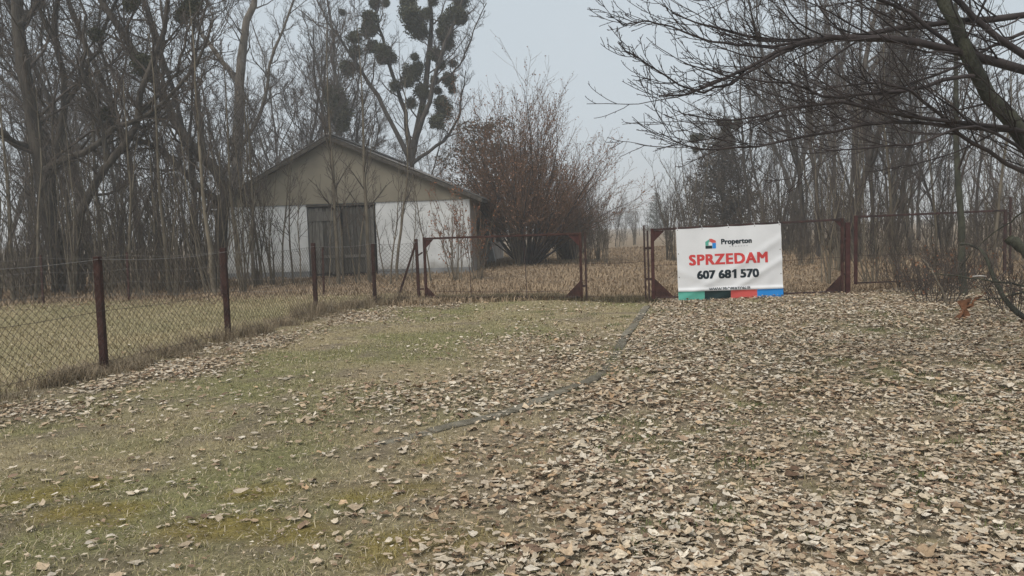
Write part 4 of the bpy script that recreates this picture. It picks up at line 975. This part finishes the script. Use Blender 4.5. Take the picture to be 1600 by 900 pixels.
branch_thing([(1640, 452, 12), (1600, 446, 12.2), (1560, 440, 12.4), (1500, 432, 12.8), (1450, 428, 13.2)], .02, .006, 'thin branch lying level in the brush at the right', 203)
branch_thing([(1660, 440, 11.5), (1610, 452, 12), (1560, 466, 12.5), (1520, 470, 13)], .022, .006, 'low green-grey branch under the arching one', 204)
branch_thing([(1640, 300, 12), (1600, 330, 12.4), (1560, 360, 12.8), (1520, 392, 13.2), (1500, 420, 13.6)], .015, .005, 'thin slanting branch above the sawn log', 205)
branch_thing([(1480, 478, 14.5), (1466, 440, 14.6), (1452, 418, 14.8), (1440, 405, 15)], .02, .008, 'short leaning broken stem among reddish brambles', 206, mt='stem')
# brambles with reddish leaves
br = proto_shrub(64, 1.5, 26, 1.1, 'bramble_bush', 0.008, 'twig', 'twig', leaves=110, kids2=6, leafcol=(0.17, 0.085, 0.05), lsz=0.05)
for i, (px, d, s_, lab) in enumerate([(1465, 15.5, 1.0, 'reddish bramble bush before the middle of the right frame'), (1445, 17, .8, 'small reddish bramble bush left of the sapling'), (1590, 13.5, .9, 'bramble at the right picture edge'),
    (1410, 18.0, .7, 'low bramble at the foot of the right frame'), (1500, 17.5, 1.0, 'bramble behind the mossy sapling')]):
    x, y = gbase(px, d); place(br, USED, x, y, s_, i*1.3, lab, 'bush', None)
# rusty orange torn piece
x, y = gbase(1512, 12.9); z0 = float(gz(x, y))
og = empty('rusty_scrap', (x, y, z0), 'orange-brown crumpled scrap standing in leaves at the right', 'scrap')
def crumple(name, pts, wdh, seed):
    g = np.random.default_rng(seed); k, j = 8, 6; P = spline(pts, k); V = []
    for a_ in range(k):
        for b_ in range(j):
            f = b_/(j-1)-.5; V.append(P[a_] + np.array([f*wdh*(1+.5*math.sin(a_*1.3)), math.sin(b_*1.9+a_)*.03, f*.06]) + g.normal(0, .012, 3))
    V = np.array(V); i = np.arange(k*j).reshape(k, j); q = np.stack([i[:-1, :-1], i[:-1, 1:], i[1:, 1:], i[1:, :-1]], -1).reshape(-1, 4)
    V2 = V + np.array([0, .006, 0]); return link(name, mesh_np(name, np.concatenate([V, V2]), np.concatenate([q, q[:, ::-1]+k*j])), M['orange'], og)
crumple('sheet', [(-.12, 0, -.03), (-.06, 0, .10), (-.03, .02, .22), (-.03, .03, .32)], .16, 1)
crumple('flap', [(-.04, .01, .14), (.06, .02, .22), (.15, .03, .30), (.21, .03, .36)], .12, 2)
ps = spline([A(1520, 432, 13.4), A(1532, 431, 13.3), A(1541, 432, 13.3)], 5)
o = tube_obj('broken_stick', [(ps[None], np.full((1, 5), .011), 7)], M['palewood'], None); tag(o, 'short pale barkless stick caught in the brush at the right', 'stick')

# ================================================================ grass
def blades(name, x, y, h, wd, lean, cols, label=None, g=rng, seglean=None):
    n = len(x); z = gz(x, y) - .012; az = g.uniform(0, 2*np.pi, n); ln = np.abs(g.normal(lean, lean*.5, n))
    d = np.stack([np.cos(az), np.sin(az)], 1); wv = np.stack([-np.sin(az), np.cos(az)], 1)
    rot = g.uniform(-.8, .8, n); wv = wv*np.cos(rot)[:, None] + d*np.sin(rot)[:, None]
    b0 = np.stack([x, y, z], 1); V = np.zeros((n, 5, 3))
    w3 = np.concatenate([wv*(wd/2)[:, None] if np.ndim(wd) else wv*wd/2, np.zeros((n, 1))], 1); d3 = np.concatenate([d, np.zeros((n, 1))], 1)
    mid = b0 + d3*(h*ln*.35)[:, None] + np.array([0, 0, 1])*(h*.6)[:, None]
    tip = b0 + d3*(h*ln)[:, None] + np.array([0, 0, 1])*(h*np.clip(1.05-ln*.35, .25, 1))[:, None]
    V[:, 0] = b0-w3; V[:, 1] = b0+w3; V[:, 2] = mid+w3*.8; V[:, 3] = mid-w3*.8; V[:, 4] = tip
    i = np.arange(n)*5
    q = np.stack([i, i+1, i+2, i+3], 1); t = np.stack([i+3, i+2, i+4], 1)
    me = mesh_np(name, V.reshape(-1, 3), q, t, np.repeat(cols, 5, 0)); o = link(name, me, M['grass'])
    tag(o, label, 'grass', kind='stuff'); return o
def scatter(n, x0, x1, y0, y1, power=1.0, g=rng):
    y = y0 + (y1-y0)*g.random(n)**power; return g.uniform(x0, x1, n), y
def inview(x, y, mrg=1.0): return np.abs(x) < 0.66*y + mrg
# short worn lawn on the left and between the drive leaves
x, y = scatter(360000, -9, 11, 3.4, 18.5, 1.6); kd, ks, fd, ins = zones(x, y); ld = leaf_density(x, y)
keep = ins & inview(x, y) & (rng.random(len(x)) < np.where(ks >= 0, 0.75 - .4*np.clip(ld, 0, 1), np.clip(.60-.42*ld, .16, .6))*(0.35+.9*vnoise(x, y, .5, 31)))
x, y = x[keep], y[keep]; n = len(x); ga = green_amt(x, y); r_ = rng.random(n)
cb = mixc(C3(0.390, 0.318, 0.185), C3(0.235, 0.225, 0.090), np.clip(ga*.7 + rng.normal(0, .22, n), 0, 1))
cb = mixc(cb, C3(0.50, 0.42, 0.29) + 0*cb, (r_ < .16)*.8); cb = mixc(cb, C3(0.11, .085, .055) + 0*cb, (r_ > .86)*.7)
moss = moss_amt(x, y); cb = mixc(cb, C3(.26, .21, .055) + 0*cb, moss*.8)
blades('short_grass', x, y, rng.uniform(.010, .038, n)*np.where(rng.random(n) < .12, 1.8, 1), .0035 + .00035*y, 1.0, cb, 'short worn yellow-green grass in front of the gates')
# long flat straw
x, y = scatter(60000, -9, 9, 3.4, 15, 1.6); k = inview(x, y) & zones(x, y)[3] & (rng.random(len(x)) < .25+.6*vnoise(x, y, .4, 35)); x, y = x[k], y[k]; n = len(x)
blades('straw', x, y, rng.uniform(.02, .055, n), .003 + .0003*y, 2.0, C3(.50, .42, .29)*rng.uniform(.35, 1.15, n)[:, None], 'flattened pale straw lying on the worn lawn')
# green tufts amid the leaves of the drive
tn = 210; tx = rng.uniform(0.5, 8, tn); ty = 4 + 12*rng.random(tn)**1.3
x = np.repeat(tx, 90) + rng.normal(0, .10, tn*90); y = np.repeat(ty, 90) + rng.normal(0, .07, tn*90); k = inview(x, y) & zones(x, y)[3]; x, y = x[k], y[k]; n = len(x)
blades('green_grass', x, y, rng.uniform(.02, .06, n), .005, .6, C3(.115, .135, .052)*rng.uniform(.7, 1.4, n)[:, None], 'small green grass tufts poking through the fallen leaves')
# tall dry grass along the fence line and under the gates
def along(pts, n, sig, off=0.0):
    pts = np.array(pts); sg = np.concatenate([[0], np.cumsum(np.linalg.norm(np.diff(pts, axis=0), axis=1))]); s_ = rng.uniform(0, sg[-1], n)
    tu = vnoise(s_, s_*0, .45, 51) ; kk_ = rng.random(n) < tu*1.25; s_ = s_[kk_]
    return np.interp(s_, sg, pts[:, 0]) + rng.normal(0, sig, len(s_)), np.interp(s_, sg, pts[:, 1]) + rng.normal(off, sig, len(s_)), s_
cx_, cy_, s_ = along(FPOST + [GATE_L], 560, .24, -.06); nt_ = len(cx_); th_ = rng.uniform(.06, .40, nt_)**1.1*1.15*(.4+.9*vnoise(s_, s_*0, 1.1, 52))
x = np.repeat(cx_, 75) + rng.normal(0, .07, nt_*75); y = np.repeat(cy_, 75) + rng.normal(0, .07, nt_*75); n = len(x); hh = np.repeat(th_, 75)*rng.uniform(.4, 1.15, n)
tc_ = mixc(C3(.34, .265, .180), C3(.205, .165, .112), np.clip(np.repeat(rng.random(nt_), 75)*.6+rng.random(n)*.4, 0, 1)); blades('tall_grass', x, y, hh, .006, .75, tc_, 'tall dry grass growing along the foot of the chain link fence')
x, y, s_ = along([GATE_L, GATE_LR, GATE_R], 16000, .12, .12); n = len(x); tc_ = mixc(C3(.20, .155, .10), C3(.115, .105, .062), rng.random(n))
blades('tall_grass', x, y, rng.uniform(.06, .22, n), .007, .5, tc_, 'dry grass tufts under the left gate and the gap')
# meadow behind the left fence
x, y = scatter(120000, -17, -2.4, 8, 23, 1.0); kd, ks, fd, ins = zones(x, y); k = (~ins) & inview(x, y); x, y = x[k], y[k]; n = len(x)
tc_ = mixc(C3(.420, .345, .210), C3(.290, .262, .145), np.clip(vnoise(x, y, 1.4, 41)*.9 + rng.normal(0, .2, n), 0, 1)); blades('meadow_grass', x, y, rng.uniform(.03, .10, n), .011, .9, tc_, 'pale dry meadow grass behind the left fence')
# dry grass behind the gates
x, y = scatter(130000, -22, 20, 18.6, 60, 1.5); k = inview(x, y) & ~((x < -3) & (y < 22)) & ~((y > 33-.25*(x+1.7)) & (x < -1.4) & (y < 52)); x, y = x[k], y[k]; n = len(x)
tc_ = mixc(C3(.335, .250, .165), C3(.205, .150, .100), np.clip(vnoise(x, y, 1.1, 42)*.8 + rng.normal(0, .25, n), 0, 1)); blades('dry_grass', x, y, rng.uniform(.05, .22, n)*(.5+.8*vnoise(x, y, 2.2, 43)), .010+.0006*y, .7, tc_, 'brown dry grass on the land behind the gates')

# ================================================================ fallen leaves
PAL = 1.04*np.array([(.43, .35, .255), (.475, .405, .31), (.38, .295, .205), (.52, .465, .385), (.30, .215, .15), (.19, .13, .092), (.42, .30, .19), (.45, .39, .31)])
PW = np.array([.20, .20, .12, .17, .09, .08, .04, .10])
ang = np.linspace(0, 2*np.pi, 12, endpoint=False)
OUT = np.array([1.0, .78, .86, .66, .76, .62, .60, .62, .76, .66, .86, .78])
def leaf_verts(n, size, g, curl, fine):
    if fine:
        a = ang[None, :] + g.normal(0, .10, (n, 12)); lo_ = g.uniform(-.3, 1.6, (n, 1)); r = (.76 + (OUT[None, :]-.76)*lo_)*g.uniform(.74, 1.16, (n, 12))
    else:
        a = np.linspace(0, 2*np.pi, 5, endpoint=False)[None, :] + g.normal(0, .25, (n, 5)); r = g.uniform(.6, 1.0, (n, 5))
    lx = r*np.cos(a); ly = r*np.sin(a)*g.uniform(.40, .85, (n, 1))
    c = curl*g.uniform(.1, 1, (n, 1))*np.where(g.random((n, 1)) < .34, 2.8, .8); c2 = curl*g.normal(0, .5, (n, 1))
    lz = c*(ly**2)*1.5 + c2*lx*ly + c*.6*lx**2*g.choice([-1, 1], (n, 1)) + g.normal(0, .05, lx.shape)
    ce = np.stack([g.normal(0, .05, n), g.normal(0, .05, n), g.normal(.02, .05, n)], 1)[:, None, :]
    V = np.concatenate([ce, np.stack([lx, ly, lz], 2)], 1)*(size*.5)[:, None, None]
    tx, ty = g.normal(0, .11, n), g.normal(0, .11, n); az = g.uniform(0, 2*np.pi, n)
    V[:, :, 2] += V[:, :, 0]*tx[:, None] + V[:, :, 1]*ty[:, None]
    X_ = V[:, :, 0]*np.cos(az)[:, None] - V[:, :, 1]*np.sin(az)[:, None]; Y_ = V[:, :, 0]*np.sin(az)[:, None] + V[:, :, 1]*np.cos(az)[:, None]
    V[:, :, 0], V[:, :, 1] = X_, Y_
    return V
def leaf_tris(n, k):
    i = (np.arange(n)*(k+1))[:, None]; j = np.arange(k)[None, :]
    return np.stack([np.broadcast_to(i, (n, k)), i+1+j, i+1+(j+1) % k], -1).reshape(-1, 3)
g = np.random.default_rng(99)
def leaf_cols(n, g, pale=0.0):
    c = PAL[g.choice(len(PAL), n, p=PW)]*g.uniform(.76, 1.24, n)[:, None]*np.array([1.03, 1.01, .985]); return c
# cluster leaves a little: some lie piled on others
x, y = scatter(215000, -9, 12, 3.5, 19, 1.55, g); k = inview(x, y) & (g.random(len(x)) < leaf_density(x, y)); x, y = x[k], y[k]
o = np.argsort(y + .3*np.abs(x)*0)
x, y = x[o], y[o]
NI = 300
print('front leaves', len(x))
# nearest ones as separate pieces of the ground, sharing twelve meshes
lm = []
for i in range(14):
    gg = np.random.default_rng(500+i); V = leaf_verts(1, np.array([.078]), gg, .35, True)[0]
    me = mesh_np('fallen_leaf', V, None, leaf_tris(1, 12), np.repeat(leaf_cols(1, gg), 13, 0)); me.materials.append(M['leaf']); lm.append(me)
for i in range(NI):
    o = link('fallen_leaf', lm[i % 14], None, ground); s_ = g.uniform(.65, 1.3)
    o.location = (x[i], y[i], float(gz(x[i], y[i])) + .006 + g.uniform(0, .010)); o.rotation_euler = (g.normal(0, .10), g.normal(0, .10), g.uniform(0, 6.3)); o.scale = (s_, s_, s_)
x, y = x[NI:], y[NI:]; near = y < 7.3
def litter(name, x, y, fine, size, curl, label, lift=.02, tone=(1, 1, 1)):
    n = len(x); V = leaf_verts(n, size, g, curl, fine); k = V.shape[1]-1
    dn = leaf_density(x, y)
    V += np.stack([x, y, gz(x, y) + .008 + g.uniform(0, 1, n)**2*lift*(.25+.6*dn)], 1)[:, None, :]
    lc_ = leaf_cols(n, g)*np.array(tone); br_ = np.clip((vnoise(x, y, .9, 61)*.6+vnoise(x, y, .35, 62)*.4-.42)*3.2, 0, 1)*(g.random(n) < .8)
    lc_ = lc_*(1-br_[:, None]*np.array([.20, .25, .30]))
    o = link(name, mesh_np(name, V.reshape(-1, 3), None, leaf_tris(n, k), np.repeat(lc_, k+1, 0)), M['leaf'])
    tag(o, label, 'leaves', kind='stuff'); return o
litter('leaf_litter', x[near], y[near], True, (.024 + .080*g.random(near.sum())**1.3)*np.where(g.random(near.sum()) < .06, 1.6, 1), .42, 'pale fallen leaves covering the foreground drive')
litter('leaf_litter', x[~near], y[~near], False, g.uniform(.045, .120, (~near).sum()), .45, 'fallen leaves spread before the gates and along the fence', .035)
# fine crumbs of leaf and straw between the whole leaves
x, y = scatter(120000, -8, 10, 3.5, 14, 1.6, g); k = inview(x, y) & zones(x, y)[3] & (g.random(len(x)) < .42 + leaf_density(x, y)*.5); x, y = x[k], y[k]
n = len(x); V = leaf_verts(n, g.uniform(.012, .038, n), g, .5, False)[:, :4]
V += np.stack([x, y, gz(x, y) + .006 + g.uniform(0, .012, n)], 1)[:, None, :]
i = (np.arange(n)*4)[:, None]
o = link('leaf_crumbs', mesh_np('leaf_crumbs', V.reshape(-1, 3), None, np.concatenate([i+[[0, 1, 2]], i+[[0, 2, 3]]]), np.repeat(leaf_cols(n, g)*g.choice([.35, .6, .9, 1.1], n)[:, None], 4, 0)), M['leaf']); tag(o, 'broken bits of dry leaf scattered over the foreground', 'leaves', kind='stuff')
x, y = scatter(60000, -20, 18, 17.5, 46, 1.4, g); k = inview(x, y) & (g.random(len(x)) < leaf_density(x, y)) & ~zones(x, y)[3] & ~((y > 33-.25*(x+1.7)) & (x < -1.4)); x, y = x[k], y[k]
print('far leaves', len(x))
o = litter('leaf_litter', x, y, False, g.uniform(.06, .14, len(x)), .5, 'brown fallen leaves on the land behind the gates', .05, (.86, .79, .72))

# ================================================================ haze
hb = MB().box(-1000, 1000, -100, 1700, -1.5, 34).build('haze', None)
hm = bpy.data.materials.new('haze_air'); hm.use_nodes = True; t = hm.node_tree; t.nodes.clear()
pv = t.nodes.new('ShaderNodeVolumePrincipled'); pv.inputs['Density'].default_value = HAZE; pv.inputs['Color'].default_value = (.93, .955, .985, 1); pv.inputs['Anisotropy'].default_value = 0.2
ou = t.nodes.new('ShaderNodeOutputMaterial'); t.links.new(pv.outputs[0], ou.inputs['Volume'])
hb.data.materials.append(hm); tag(hb, 'thin grey winter haze filling the air', kind='stuff')
tri = sum(len(p.vertices)-2 for me in bpy.data.meshes for p in me.polygons) if False else sum(len(me.loops) - 2*len(me.polygons) for me in bpy.data.meshes)
print('unique triangles', tri, 'objects', len(bpy.data.objects))
